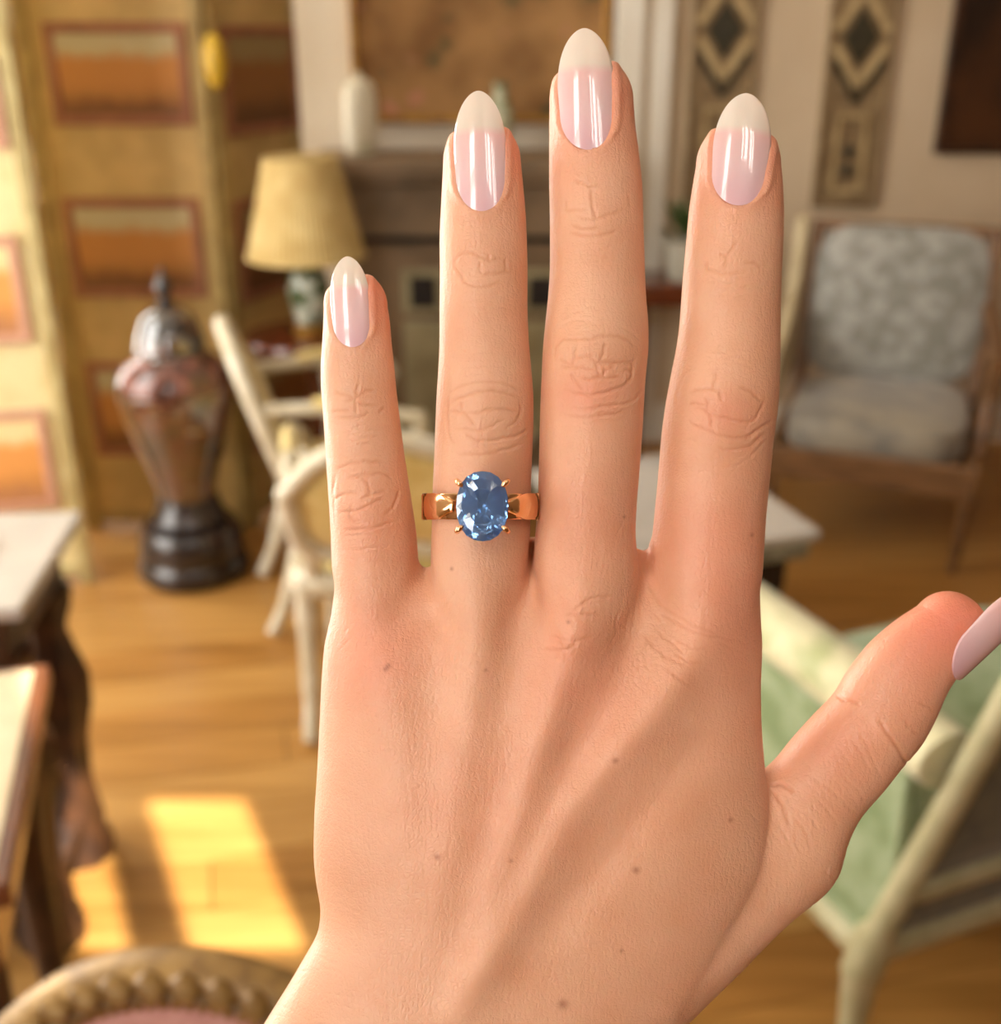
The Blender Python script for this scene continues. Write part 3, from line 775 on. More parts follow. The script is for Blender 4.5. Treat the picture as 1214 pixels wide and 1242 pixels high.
for sx in (-1, 1):
    MB().tube(curve([(sx * 0.085, 0.008, 0.49), (sx * 0.15, 0.0, 0.44), (sx * 0.175, -0.01, 0.4), (sx * 0.17, 0.02, 0.2), (sx * 0.17, 0.06, 0.0)], 20), [0.022] * 12 + [0.018] * 9, 10).build('leg', M_giltw, gc)
    MB().tube([(sx * 0.2, -0.43, 0.4), (sx * 0.195, -0.425, 0.2), (sx * 0.19, -0.42, 0.0)], [0.027, 0.02, 0.013], 10).build('leg', M_giltw, gc)
MB().tube(curve([(-0.19, 0, 0.395), (-0.23, -0.25, 0.395), (-0.2, -0.44, 0.395), (0, -0.47, 0.395), (0.2, -0.44, 0.395), (0.23, -0.25, 0.395), (0.19, 0, 0.395), (0, 0.015, 0.395)], 48, True), 0.02, 10, True, 1.6).build('seat_rail', M_giltw, gc)
MB().pad(-0.19, 0.19, -0.44, -0.01, 0.38, 0.445, 0.03).build('seat_cushion', M_pink, gc)

# ------------------------------------------------------------------ green painted armchair at the right
M_gfr = mat('pale_green_paint', rgb(186, 180, 144), 0.5, rgb(164, 158, 120), 16, bump=0.1)
M_velvet = mat('olive_green_velvet', rgb(92, 88, 58), 0.8, rgb(72, 70, 44), 34, contrast=(0.42, 0.6), sheen=0.25)
M_gsilk = mat('pale_green_silk', rgb(152, 168, 130), 0.6, rgb(116, 138, 92), 15, contrast=(0.42, 0.62), sheen=0.3)
M_gcream = mat('cream_green_brocade', rgb(212, 206, 166), 0.6, rgb(172, 176, 126), 16, contrast=(0.5, 0.66), sheen=0.3)
ga = thing('green_armchair', 'pale green framed armchair with olive velvet back turned to us, lower right', 'armchair', (0.525, 1.287, 0), math.radians(23))
w, d = 0.90, 0.60
def post(x, z):                               # back posts rake towards the camera (local -y)
    k = max(0, z - 0.30)
    return Vector((x, -0.30 * k, z))
for x in (0.0, w):
    MB().tube([post(x, 0.0), post(x, 0.14), post(x, 0.26), post(x, 0.28)], [0.013, 0.018, 0.025, 0.03], 12).build('leg', M_gfr, ga)
    MB().tube([post(x, 0.28), post(x, 0.36), post(x, 0.38), post(x, 0.65), post(x, 0.93)], [0.03, 0.03, 0.021, 0.019, 0.018], 10).build('back_post', M_gfr, ga)
    MB().tube([(x, d, 0.30), (x, d, 0.14), (x, d, 0.0)], [0.028, 0.02, 0.013], 10).build('leg', M_gfr, ga)
for z, r in ((0.325, 0.024), (0.455, 0.019), (0.915, 0.024)):
    q = post(0, z)
    MB().tube([(0.02, q.y, z), (w / 2, q.y, z), (w - 0.02, q.y, z)], r, 10).build('back_rail', M_gfr, ga)
def panel(z0, z1, th):
    a, b = post(0.02, z0), post(0.02, z1)
    def f(u, v):
        z = z0 + (z1 - z0) * v
        q = post(0.02 + (w - 0.04) * u, z)
        bulge = th * (1 - (2 * u - 1) ** 6) * (1 - (2 * v - 1) ** 6)
        return q + Vector((0, -bulge, 0))
    def g(u, v):
        q = f(u, v); z = z0 + (z1 - z0) * v
        return Vector((q.x, 2 * (post(0, z).y) - q.y + 0.0, q.z))
    m = MB(); m.grid(f, 16, 12); m.grid(g, 16, 12)
    return m
panel(0.47, 0.90, 0.018).build('outer_back', M_velvet, ga)
panel(0.34, 0.445, 0.008).build('lower_back', M_velvet, ga)
for x in (0.0, w):
    s = 1 if x == 0 else -1
    MB().tube([(x, 0.01, 0.325), (x, d / 2, 0.325), (x, d - 0.01, 0.325)], 0.026, 10).build('seat_rail', M_gfr, ga)
    MB().box(x - 0.012, x + 0.012, -0.04, d - 0.06, 0.345, 0.68).build('side_panel', M_gsilk, ga, smooth=False, bevel=0.004)
    q = post(x, 0.62)
    MB().tube(curve([(x, q.y + 0.01, 0.70), (x, 0.15, 0.705), (x, 0.42, 0.70), (x, 0.52, 0.69)], 16), [0.047] * 3 + [0.05] * 12 + [0.04] * 2, 14, flat=0.85).build('arm_pad', M_gcream, ga)
    MB().tube([(x, d - 0.07, 0.32), (x, d - 0.05, 0.45), (x, d - 0.08, 0.67)], 0.02, 10).build('arm_post', M_gfr, ga)
MB().tube([(0.02, d, 0.325), (w / 2, d + 0.02, 0.325), (w - 0.02, d, 0.325)], 0.026, 10).build('seat_rail', M_gfr, ga)
MB().pad(0.02, w - 0.02, 0.02, d, 0.33, 0.44, 0.03).build('seat_cushion', M_gsilk, ga)
# ------------------------------------------------------------------ the hand
# Traced outline stations are turned into a solid: each finger, the palm and the thumb are
# cross-section bodies joined by a smooth union, meshed with surface nets.
S = 0.00015                                   # metres per unit in the hand plane
DU = FPX                                      # distance of the hand plane in units (0.21 m)
CX, CY = 607.0, 621.0

def gsmooth(v, sig):
    if sig <= 0:
        return v
    r = int(3 * sig) + 1
    k = np.exp(-0.5 * (np.arange(-r, r + 1) / sig) ** 2); k /= k.sum()
    p = np.concatenate([2 * v[0] - v[1:r + 1][::-1], v, 2 * v[-1] - v[-r - 1:-1][::-1]])
    return np.convolve(p, k, 'valid')

class Slice:
    """body made of cross-sections stacked along an axis t; each is centred at (u, z) with half sizes a, b"""
    def __init__(self, t, lo, hi, cz, b, cap0, cap1, n=2.0, sig=5):
        t, lo, hi, cz, b = [np.asarray(q, float) for q in (t, lo, hi, cz, b)]
        T = np.arange(t[0], t[-1] + 2, 2.0)
        f = lambda q: gsmooth(np.interp(T, t, q), sig)
        self.T, lo, hi, self.cz, self.b = T, f(lo), f(hi), f(cz), f(b)
        self.c, self.a = (lo + hi) / 2, (hi - lo) / 2
        self.cap0, self.cap1, self.n = cap0, cap1, n

    def f(self, t, u, z):
        T = self.T
        c, a = np.interp(t, T, self.c), np.interp(t, T, self.a)
        cz, b = np.interp(t, T, self.cz), np.interp(t, T, self.b)
        l = np.maximum(T[0] - t, 0) / self.cap0 + np.maximum(t - T[-1], 0) / self.cap1
        n = self.n
        r = (np.abs((u - c) / a) ** n + np.abs((z - cz) / b) ** n + l ** n) ** (1 / n)
        return (r - 1) * np.minimum(a, b)

    def top(self, t, u):
        T = self.T
        c, a = np.interp(t, T, self.c), np.interp(t, T, self.a)
        cz, b = np.interp(t, T, self.cz), np.interp(t, T, self.b)
        return cz + b * np.sqrt(np.maximum(1 - ((u - c) / a) ** 2, 0.0))

def comp(v, c, z):                            # a point seen at v lies further out when it is behind the hand plane
    return c + (np.asarray(v, float) - c) * (1 - np.asarray(z, float) / DU)

def finger(rows, zroot, cap0, ratio):
    """rows: (y, left, right) read from the photograph; zroot: depth of the axis at the root"""
    rows = np.array(rows, float)
    y, L, R = rows.T
    k = (y - y[0]) / (y[-1] - y[0])
    cz = -8 + (zroot + 8) * k ** 0.8
    b = (R - L) / 2 * np.interp(k, [0, 0.1, 0.3, 0.6, 1], ratio)
    return Slice(comp(y, CY, cz), comp(L, CX, cz), comp(R, CX, cz), cz, b, cap0, 60, 2.0, 4)

RAT = [0.76, 0.80, 0.86, 0.93, 0.95]
PINKY = finger([(372, 394, 470), (390, 392.5, 473), (419, 391, 475), (443, 389, 478), (472, 389.5, 480.5), (501, 392, 484), (545, 395, 489.5), (562, 396, 492), (603, 399, 498.5),
                (646, 401.5, 505), (661, 402, 506), (690, 403, 508), (720, 408, 511), (760, 414, 506), (800, 420, 500)], -20, 42, RAT)
RINGF = finger([(196, 537.5, 631.5), (220, 536.5, 634), (258, 534.5, 637.5), (290, 533, 639), (326, 533.5, 639.8), (374, 533, 639.5), (419, 533, 641.5), (443, 532, 644), (481, 529.5, 647),
                (510, 528.3, 647), (551, 526.8, 645.5), (588, 525, 644), (614, 524.3, 644), (646, 523.5, 643), (690, 522, 640), (740, 528, 640), (800, 540, 630)], 2, 50, RAT)
MIDDLE = finger([(122, 666.5, 768), (158, 666, 770.5), (181, 666, 774), (226, 666, 779), (271, 667, 780), (326, 667, 781.7), (358, 665, 783), (395, 661, 786), (426, 658, 786), (456, 657, 782.5), (472, 656, 781.5),
                 (518, 654.5, 779), (563, 653.5, 776), (609, 652.5, 772), (649, 649, 770), (690, 646, 775), (740, 650, 772), (800, 655, 760)], 8, 53, RAT)
INDEX = finger([(200, 844.5, 946.5), (220, 841, 948.5), (252, 836, 950), (287, 833, 949.5), (342, 828, 946.5), (395, 824.5, 945.5), (423, 820.5, 945.3), (460, 813, 944.5), (493, 807, 942.5), (527, 802.5, 937.5),
                (579, 798.5, 932.5), (625, 794, 928), (671, 789.5, 925), (695, 788, 924), (720, 788, 919), (760, 792, 912), (820, 800, 902)], -14, 52, RAT)
pal = np.array([(664, 600, 770, -34, 14), (682, 545, 815, -32, 26), (700, 470, 860, -30, 36), (715, 420, 905, -28, 46), (735, 405, 918, -26, 55), (755, 400, 922, -25, 63), (780, 394, 923.5, -24, 72), (830, 390.5, 921, -23, 82), (883, 388, 922, -22, 88), (944, 385, 927, -24, 91),
                (985, 382, 932, -25, 92), (1040, 381, 929, -27, 92), (1075, 385, 918, -29, 92), (1097, 391, 905, -30, 92), (1132, 387, 885, -32, 93), (1158, 371, 868, -34, 94), (1193, 351, 850, -37, 96),
                (1242, 320, 818, -42, 100), (1300, 287, 762, -46, 104), (1400, 237, 680, -52, 108), (1500, 190, 615, -56, 110), (1640, 125, 550, -58, 116), (2080, -70, 390, -60, 128)], float)
PALM = Slice(comp(pal[:, 0], CY, pal[:, 3]), comp(pal[:, 1], CX, pal[:, 3]), comp(pal[:, 2], CX, pal[:, 3]), pal[:, 3], pal[:, 4], 14, 40, 2.35, 6)

TO, TD = np.array([830.0, 1200.0]), np.array([0.631, -0.776])
TQ = np.array([0.776, 0.631])
def tproj(pts, z=-42):
    p = np.array(pts, float)
    p = np.stack([comp(p[:, 0], CX, z), comp(p[:, 1], CY, z)], 1) - TO
    return p @ TD, p @ TQ
t_lo, u_lo = tproj([(690, 1190), (750, 1115), (800, 1060), (860, 1010), (905, 960), (944, 924.5), (964, 897), (991, 866), (1014, 843), (1027.5, 816), (1054.7, 779.6), (1086, 752), (1113.5, 734), (1150, 721), (1177, 716)])
t_hi, u_hi = tproj([(775, 1290), (835, 1242), (882.6, 1196), (928, 1151), (964, 1115), (1000, 1083), (1016, 1060), (1025, 1024), (1041, 992), (1073, 956), (1095, 922), (1113.5, 902), (1131.6, 870), (1146, 834), (1163, 812), (1192, 780)])
tt = np.arange(max(t_lo[0], t_hi[0]), 548, 8.0)
THUMB = Slice(tt, np.interp(tt, t_lo, u_lo), np.interp(tt, t_hi, u_hi), np.interp(tt, [0, 200, 400, 560], [-60, -56, -42, -36]), np.interp(tt, [0, 120, 250, 350, 450, 560], [70, 64, 56, 52, 50, 40]), 60, 46, 2.1, 5)

def smin(a, b, k):
    h = np.clip(0.5 + 0.5 * (b - a) / k, 0, 1)
    return b + (a - b) * h - k * h * (1 - h)

def sdf(x, y, z):
    d = PINKY.f(y, x, z)
    for q in (RINGF, MIDDLE, INDEX):
        d = smin(d, q.f(y, x, z), 3.0)
    d = smin(d, PALM.f(y, x, z), 13.0)
    t = (x - TO[0]) * TD[0] + (y - TO[1]) * TD[1]
    u = (x - TO[0]) * TQ[0] + (y - TO[1]) * TQ[1]
    return smin(d, THUMB.f(t, u, z), 9.0)

H_ = 3.4
gx = np.arange(-120, 1290, H_, dtype=np.float32)
gy = np.arange(54, 2160, H_, dtype=np.float32)
gz = np.arange(-204, 104, H_, dtype=np.float32)
D = np.empty((len(gx), len(gy), len(gz)), np.float32)
for j0 in range(0, len(gy), 40):              # slabs keep memory low
    ys = gy[j0:j0 + 40]
    D[:, j0:j0 + 40, :] = sdf(gx[:, None, None], ys[None, :, None], gz[None, None, :])

def surface_nets(D):
    ins = D < 0
    c = [ins[i:ins.shape[0] - 1 + i, j:ins.shape[1] - 1 + j, k:ins.shape[2] - 1 + k] for i in (0, 1) for j in (0, 1) for k in (0, 1)]
    any_, all_ = c[0].copy(), c[0].copy()
    for q in c[1:]:
        any_ |= q; all_ &= q
    act = any_ & ~all_
    I, J, K = np.nonzero(act)
    idx = np.full(act.shape, -1, np.int32)
    idx[I, J, K] = np.arange(len(I))
    acc = np.zeros((len(I), 3)); cnt = np.zeros(len(I))
    corners = [(i, j, k) for i in (0, 1) for j in (0, 1) for k in (0, 1)]
    for a in range(8):
        for b in range(a + 1, 8):
            A, B = np.array(corners[a]), np.array(corners[b])
            if np.abs(A - B).sum() != 1:
                continue
            da = D[I + A[0], J + A[1], K + A[2]]; db = D[I + B[0], J + B[1], K + B[2]]
            m = (da < 0) != (db < 0)
            t = np.where(m, da / np.where(m, da - db, 1), 0)
            acc[m] += (A + (B - A) * t[:, None])[m]; cnt[m] += 1
    P = np.stack([I, J, K], 1) + acc / cnt[:, None]
    F = []
    for ax in range(3):
        sl0 = [slice(None)] * 3; sl1 = [slice(None)] * 3
        sl0[ax] = slice(0, -1); sl1[ax] = slice(1, None)
        a, b = ins[tuple(sl0)], ins[tuple(sl1)]
        e = np.stack(np.nonzero(a != b), 1)
        o1, o2 = [q for q in range(3) if q != ax]
        e = e[(e[:, o1] > 0) & (e[:, o2] > 0) & (e[:, o1] < D.shape[o1] - 1) & (e[:, o2] < D.shape[o2] - 1)]
        flip = a[tuple(e.T)]
        def cell(d1, d2):
            q = e.copy(); q[:, o1] += d1; q[:, o2] += d2
            return idx[tuple(q.T)]
        q = np.stack([cell(-1, -1), cell(0, -1), cell(0, 0), cell(-1, 0)], 1)
        if ax == 1:
            flip = ~flip
        q[~flip] = q[~flip][:, ::-1]
        F.append(q)
    return P, np.concatenate(F)

P, F = surface_nets(D)
del D
P = P * H_ + np.array([gx[0], gy[0], gz[0]])

def grad(P, e=0.7):
    g = np.empty_like(P)
    for k in range(3):
        d = np.zeros(3); d[k] = e
        g[:, k] = (sdf(*(P + d).T) - sdf(*(P - d).T)) / (2 * e)
    return g

def project(P, steps=2, lim=2.0):
    for _ in range(steps):
        g = grad(P)
        n2 = np.maximum((g ** 2).sum(1), 0.05)
        st = (sdf(*P.T) / n2)[:, None] * g
        ln = np.linalg.norm(st, axis=1, keepdims=True)
        P = P - st * np.minimum(1, lim / np.maximum(ln, 1e-9))
    return P
P = project(P)

# subdivide the faces the viewer's side shows, so that creases have real geometry
g = grad(P); nz = g[:, 2] / np.linalg.norm(g, axis=1)
vis = (nz > -0.25) & (P[:, 1] < 1290) & (P[:, 0] < 1262)
fv = vis[F].all(1)
Fs, Fk = F[fv], F[~fv]
E4 = np.stack([Fs, np.roll(Fs, -1, 1)], 2).reshape(-1, 2)
Eu, inv = np.unique(np.sort(E4, 1), axis=0, return_inverse=True)
inv = inv.reshape(-1, 4)
n0 = len(P)
mid = n0 + np.arange(len(Eu))
fc = n0 + len(Eu) + np.arange(len(Fs))
P2 = np.concatenate([P, P[Eu].mean(1), P[Fs].mean(1)])
quads = np.concatenate([np.stack([Fs[:, k], mid[inv[:, k]], fc, mid[inv[:, k - 1]]], 1) for k in range(4)])
emap = {(int(a), int(b)): int(m) for (a, b), m in zip(Eu, mid)}
touch = vis[Fk].sum(1) >= 2
faces_rest = [tuple(q) for q in Fk[~touch].tolist()]
for q in Fk[touch].tolist():
    o = []
    for k in range(4):
        a, b = q[k], q[(k + 1) % 4]
        o.append(a)
        m = emap.get((a, b) if a < b else (b, a))
        if m is not None:
            o.append(m)
    faces_rest.append(tuple(o))
P = P2
fine = np.zeros(len(P), bool); fine[n0:] = True; fine[np.unique(Fs)] = True
P[n0:] = project(P[n0:], 1, 1.2)

# ---- relief: tendons, knuckles, nail folds, creases
g = grad(P); g /= np.linalg.norm(g, axis=1, keepdims=True)
front = np.clip((g[:, 2] - 0.05) / 0.4, 0, 1)
x, y = P[:, 0], P[:, 1]
# the coordinates as they are seen in the picture, to place marks
kx = DU / (DU - P[:, 2])
sx_, sy_ = CX + (x - CX) * kx, CY + (y - CY) * kx

def polydist(pts, pad):
    pts = np.array(pts, float)
    lo, hi = pts.min(0) - pad, pts.max(0) + pad
    m = np.nonzero((sx_ > lo[0]) & (sx_ < hi[0]) & (sy_ > lo[1]) & (sy_ < hi[1]) & (g[:, 2] > 0))[0]
    d = np.full(len(m), 1e9); tt = np.zeros(len(m))
    n = len(pts) - 1
    for i in range(n):
        a, b = pts[i], pts[i + 1]
        ab = b - a
        t = np.clip(((sx_[m] - a[0]) * ab[0] + (sy_[m] - a[1]) * ab[1]) / (ab @ ab + 1e-9), 0, 1)
        q = np.hypot(sx_[m] - a[0] - t * ab[0], sy_[m] - a[1] - t * ab[1])
        s = q < d
        d[s] = q[s]; tt[s] = (i + t[s]) / n
    return m, d, tt

disp = np.zeros(len(P))
def ridge(pts, amp, sig):
    m, d, t = polydist(pts, sig * 3.2)
    ends = np.clip(np.minimum(t, 1 - t) / 0.15, 0, 1)
    disp[m] += amp * np.exp(-0.5 * (d / sig) ** 2) * (0.25 + 0.75 * ends)
def blob(cx, cy, amp, sx, sy=None, arr=None):
    sy = sy or sx
    w = np.exp(-0.5 * (((sx_ - cx) / sx) ** 2 + ((sy_ - cy) / sy) ** 2))
    if arr is None:
        disp[:] += amp * w * front
    else:
        arr[:] += amp * w

for pts, amp, sig in (
        ([(706, 715), (692, 780), (672, 850), (645, 940), (612, 1050), (575, 1160), (545, 1242)], 7, 17),
        ([(858, 745), (838, 800), (792, 865), (735, 925), (680, 1000), (634, 1090), (594, 1170), (560, 1242)], 8, 19),
        ([(590, 740), (577, 820), (562, 920), (545, 1020), (520, 1140)], 3.5, 20),
        ([(452, 770), (466, 850), (482, 950), (492, 1080)], 2.5, 20),
        ([(628, 705), (624, 790), (605, 890)], -6, 20),
        ([(785, 735), (760, 800), (715, 890), (680, 950)], -7, 22),
        ([(520, 730), (523, 800), (528, 900)], -5, 22),
        ([(880, 860), (830, 925), (765, 1000), (705, 1080), (660, 1150)], -4, 18),
        ([(905, 1145), (850, 1195), (800, 1242)], 3, 14),
        ([(640, 1010), (600, 1100), (560, 1180)], -3, 16)):
    ridge(pts, amp * 1.1, sig)
for cx, cy, amp, s1, s2 in ((694, 765, 8, 34, 40), (832, 785, 9, 40, 42), (584, 772, 5, 34, 40), (455, 805, 5, 36, 40),
                            (595, 500, 3, 34, 36), (720, 440, 3, 38, 38), (874, 490, 3.5, 40, 40), (448, 612, 2.5, 30, 34), (1085, 895, 4, 26, 26), (1005, 1060, 5, 40, 40), (820, 1010, 4, 60, 80)):
    blob(cx, cy, amp, s1, s2)

CR = []
lj = np.random.default_rng(11)
def cr(ox, oy, sc_, w, dep, *lines):
    for l in lines:
        q = [(q.x, q.y) for q in curve([(ox + a / sc_, oy + b / sc_, 0) for a, b in l], 3 * (len(l) - 1))]
        CR.append(([(a + lj.normal(0, 0.45), b + lj.normal(0, 0.45)) for a, b in q], w, dep * lj.uniform(0.75, 1.1)))
cr(380, 420, 5.171, 1.5, 1.0,
   [(130, 290), (190, 305), (265, 325)], [(110, 410), (230, 400)], [(265, 330), (268, 420)], [(265, 345), (330, 370), (410, 380)], [(140, 450), (300, 440), (350, 415)],
   [(180, 345), (265, 325), (330, 280), (390, 285)], [(280, 240), (270, 310)], [(450, 380), (410, 420)], [(140, 780), (220, 740), (330, 722), (440, 730)],
   [(200, 830), (330, 805), (440, 795), (490, 830)], [(135, 965), (200, 925), (290, 912)], [(300, 820), (345, 870), (350, 930), (290, 970)], [(350, 935), (450, 910)],
   [(155, 1045), (300, 1025), (380, 980), (440, 955)], [(140, 810), (125, 920), (140, 1040)], [(540, 900), (510, 990), (440, 1060)], [(190, 1155), (310, 1148), (420, 1125), (510, 1095)], [(240, 980), (235, 1090), (300, 1100)])
cr(380, 420, 5.171, 1.4, 0.5, [(130, 550), (300, 545), (410, 530)], [(220, 585), (420, 570)], [(180, 640), (380, 600)], [(170, 690), (300, 680), (440, 680)], [(200, 1190), (400, 1180)])
cr(530, 260, 4.138, 1.6, 1.05,
   [(80, 260), (100, 215), (150, 190), (230, 215), (260, 230), (340, 220)], [(85, 250), (120, 300), (140, 340), (200, 362), (270, 360), (320, 340)], [(215, 305), (300, 297), (385, 285)], [(215, 235), (220, 305)], [(345, 225), (345, 285)],
   [(260, 195), (262, 230)], [(60, 900), (130, 860), (230, 840), (330, 850), (420, 880)], [(70, 945), (130, 915), (230, 888), (300, 893), (420, 920)], [(150, 1000), (210, 995), (270, 980), (340, 978), (410, 995)],
   [(410, 930), (415, 1000), (380, 1050), (330, 1080)], [(65, 995), (120, 990), (160, 1020), (200, 1070)], [(90, 1078), (170, 1080), (230, 1080), (290, 1055), (340, 1020)],
   [(130, 1090), (180, 1125), (230, 1135), (330, 1125), (420, 1100), (450, 1070)], [(60, 910), (52, 1000), (60, 1100), (90, 1160)], [(100, 1200), (200, 1205), (330, 1185), (440, 1150)], [(125, 940), (128, 985)])
cr(530, 260, 4.138, 1.4, 0.5, [(180, 430), (260, 415), (330, 400)], [(110, 460), (260, 463), (340, 462)], [(120, 715), (220, 690), (330, 695)], [(110, 765), (220, 760), (330, 762)], [(130, 810), (220, 795), (290, 783)])
cr(655, 190, 8.279, 1.6, 1.0,
   [(255, 550), (330, 535), (480, 515)], [(360, 595), (450, 615), (560, 630), (660, 600), (760, 560), (880, 515)], [(520, 330), (520, 450), (545, 540), (558, 625)], [(330, 245), (420, 260), (490, 295), (590, 280)],
   [(300, 670), (400, 710), (520, 720), (600, 705)], [(290, 745), (400, 780), (520, 790), (660, 775), (800, 735)], [(255, 550), (260, 450)], [(890, 380), (895, 500)])
cr(655, 190, 8.279, 1.4, 0.5, [(330, 935), (560, 930), (760, 885), (930, 810)], [(440, 1060), (600, 1035), (800, 1030)])
cr(650, 370, 7.76, 1.6, 1.05,
   [(180, 540), (185, 430), (215, 360), (280, 325), (400, 320), (520, 315), (650, 295), (780, 298), (870, 335), (930, 400)], [(230, 490), (290, 540), (330, 575)], [(225, 585), (330, 578), (440, 585), (550, 610)],
   [(375, 380), (375, 490), (340, 575)], [(380, 500), (470, 485), (550, 470)], [(520, 490), (570, 535), (700, 548), (860, 538), (910, 545)], [(650, 360), (630, 450), (605, 530)], [(570, 545), (580, 620), (620, 670)],
   [(430, 680), (510, 700), (620, 680), (790, 682)], [(330, 640), (390, 730), (465, 820)], [(270, 790), (390, 825), (500, 850), (620, 835), (730, 795), (840, 745), (895, 670), (910, 570), (930, 480)],
   [(820, 610), (910, 635)], [(660, 600), (625, 670)], [(730, 550), (705, 605)], [(340, 955), (520, 975), (660, 945), (840, 925), (930, 880), (1000, 780)], [(270, 1035), (420, 1050), (560, 1050), (720, 1030), (860, 1000)])
cr(650, 370, 7.76, 1.4, 0.5, [(200, 230), (300, 160), (450, 150), (600, 180), (720, 200)], [(175, 560), (175, 660), (200, 750)], [(400, 1105), (600, 1110), (800, 1110)], [(250, 1130), (380, 1140), (520, 1165)],
   [(130, 750), (200, 820), (250, 860)], [(220, 150), (330, 80), (480, 50)], [(760, 190), (880, 250), (980, 330)])
cr(800, 420, 7.76, 1.6, 1.05,
   [(280, 440), (400, 410), (520, 412), (565, 440), (580, 520)], [(530, 230), (532, 410)], [(280, 545), (440, 545)], [(330, 580), (400, 590), (460, 620), (500, 650), (600, 675), (740, 705), (860, 710), (910, 650), (970, 530), (940, 510)],
   [(430, 470), (455, 550), (450, 600), (490, 700), (490, 770)], [(280, 700), (330, 745), (470, 790), (560, 830), (660, 855), (800, 862), (900, 800), (990, 740)], [(740, 380), (830, 410), (900, 480), (950, 520)],
   [(800, 890), (900, 800), (1060, 690)], [(540, 935), (600, 970), (740, 965), (850, 940), (920, 880), (1000, 800)])
cr(800, 420, 7.76, 1.4, 0.55, [(250, 660), (190, 600), (170, 500), (200, 380), (260, 270), (340, 225), (460, 208), (580, 215), (720, 240)], [(440, 140), (560, 145)], [(620, 120), (760, 150), (870, 200)], [(360, 60), (500, 45), (640, 60)],
   [(230, 960), (420, 1020), (560, 1045), (690, 1075), (780, 1020), (880, 960)], [(300, 1050), (460, 1080)], [(480, 1145), (640, 1140), (780, 1110)], [(820, 1050), (960, 930), (1060, 800)], [(700, 1130), (860, 1040), (1000, 880)], [(250, 880), (400, 910), (520, 930)])
cr(820, 260, 8.671, 1.6, 0.95, [(300, 600), (390, 595), (470, 625), (580, 620), (740, 600)], [(480, 600), (530, 500), (530, 430), (610, 340), (640, 270)], [(310, 500), (320, 590)], [(450, 410), (530, 440)], [(700, 520), (830, 520), (900, 550)])
cr(820, 260, 8.671, 1.4, 0.5, [(350, 680), (450, 720), (590, 735)], [(600, 765), (780, 760), (900, 750)], [(380, 820), (500, 840)], [(560, 880), (760, 880)], [(640, 260), (760, 280)])
cr(920, 780, 4.141, 1.9, 1.9, [(385, 262), (450, 290), (510, 305)], [(600, 380), (640, 440), (690, 520), (725, 580), (745, 600)], [(50, 715), (120, 715), (180, 750)], [(60, 730), (110, 800), (140, 870), (160, 920)])
cr(920, 780, 4.141, 1.5, 0.6, [(720, 380), (760, 430), (800, 450)], [(220, 650), (300, 690), (360, 740)], [(150, 810), (230, 850), (290, 910), (310, 960)], [(510, 450), (560, 550), (620, 690)], [(430, 560), (470, 620)], [(290, 780), (360, 850), (400, 920)],
   [(330, 700), (420, 790), (470, 850)], [(400, 640), (480, 720), (540, 790)], [(90, 900), (140, 980), (180, 1060)], [(180, 870), (240, 960), (260, 1050)], [(470, 480), (520, 560), (560, 640)], [(800, 290), (850, 320), (880, 350)])
cr(620, 700, 4.336, 1.5, 0.8, [(330, 180), (420, 110), (540, 90)], [(300, 190), (350, 185), (460, 190)], [(230, 300), (350, 320), (440, 290)], [(170, 375), (290, 375), (360, 330)], [(270, 330), (300, 380), (290, 450)],
   [(760, 130), (850, 190), (960, 240), (1110, 300)], [(780, 200), (870, 240), (1000, 290), (1100, 305)], [(750, 260), (800, 320), (860, 370), (900, 420)], [(700, 300), (760, 380), (820, 430), (900, 470)], [(800, 480), (870, 540), (920, 570)],
   [(860, 330), (960, 370), (1020, 360)], [(840, 400), (900, 440), (1000, 440)], [(720, 30), (760, 110), (800, 160)])
cr(620, 700, 4.336, 1.4, 0.5, [(530, 100), (525, 230)], [(560, 180), (550, 280)], [(620, 100), (625, 220), (610, 330)], [(660, 80), (650, 220), (640, 330)], [(700, 200), (720, 330), (700, 440)])
# finer skin lines: short strokes across the knuckles, along the lines of tension
lr = np.random.default_rng(3)
def strokes(n, cx, cy, sx, sy, ang, spread, ln, dep):
    for _ in range(n):
        px, py = lr.normal(cx, sx), lr.normal(cy, sy)
        a = math.radians(ang + lr.normal(0, spread)); l = ln * lr.uniform(0.5, 1.3)
        b = lr.normal(0, 0.12) * l
        CR.append(([(px - math.cos(a) * l, py - math.sin(a) * l), (px - math.sin(a) * b, py + math.cos(a) * b), (px + math.cos(a) * l, py + math.sin(a) * l)], 1.3, 0.6 * dep * lr.uniform(0.5, 1.2)))
strokes(70, 690, 770, 30, 50, 100, 35, 11, 0.5)
strokes(80, 820, 780, 42, 36, 35, 30, 12, 0.5)
strokes(60, 755, 780, 30, 60, 95, 22, 12, 0.4)
strokes(40, 585, 780, 34, 40, 95, 35, 10, 0.35)
strokes(50, 450, 800, 36, 40, 150, 30, 11, 0.4)
strokes(60, 640, 900, 90, 60, 100, 30, 9, 0.3)
strokes(60, 860, 690, 40, 35, 10, 15, 12, 0.3)
strokes(60, 970, 1010, 34, 40, 62, 12, 16, 0.45)
strokes(30, 400, 1180, 30, 30, 20, 10, 16, 0.4)
for fx, fy in ((585, 465), (590, 545), (585, 335), (720, 385), (720, 520), (722, 300), (875, 430), (868, 560), (886, 350), (440, 520), (446, 670), (436, 570)):
    strokes(15, fx, fy, 12, 12, 0, 6, 17, 0.42)
line = np.zeros(len(P))                       # darker tint along creases: partly pigment, partly shade painted in
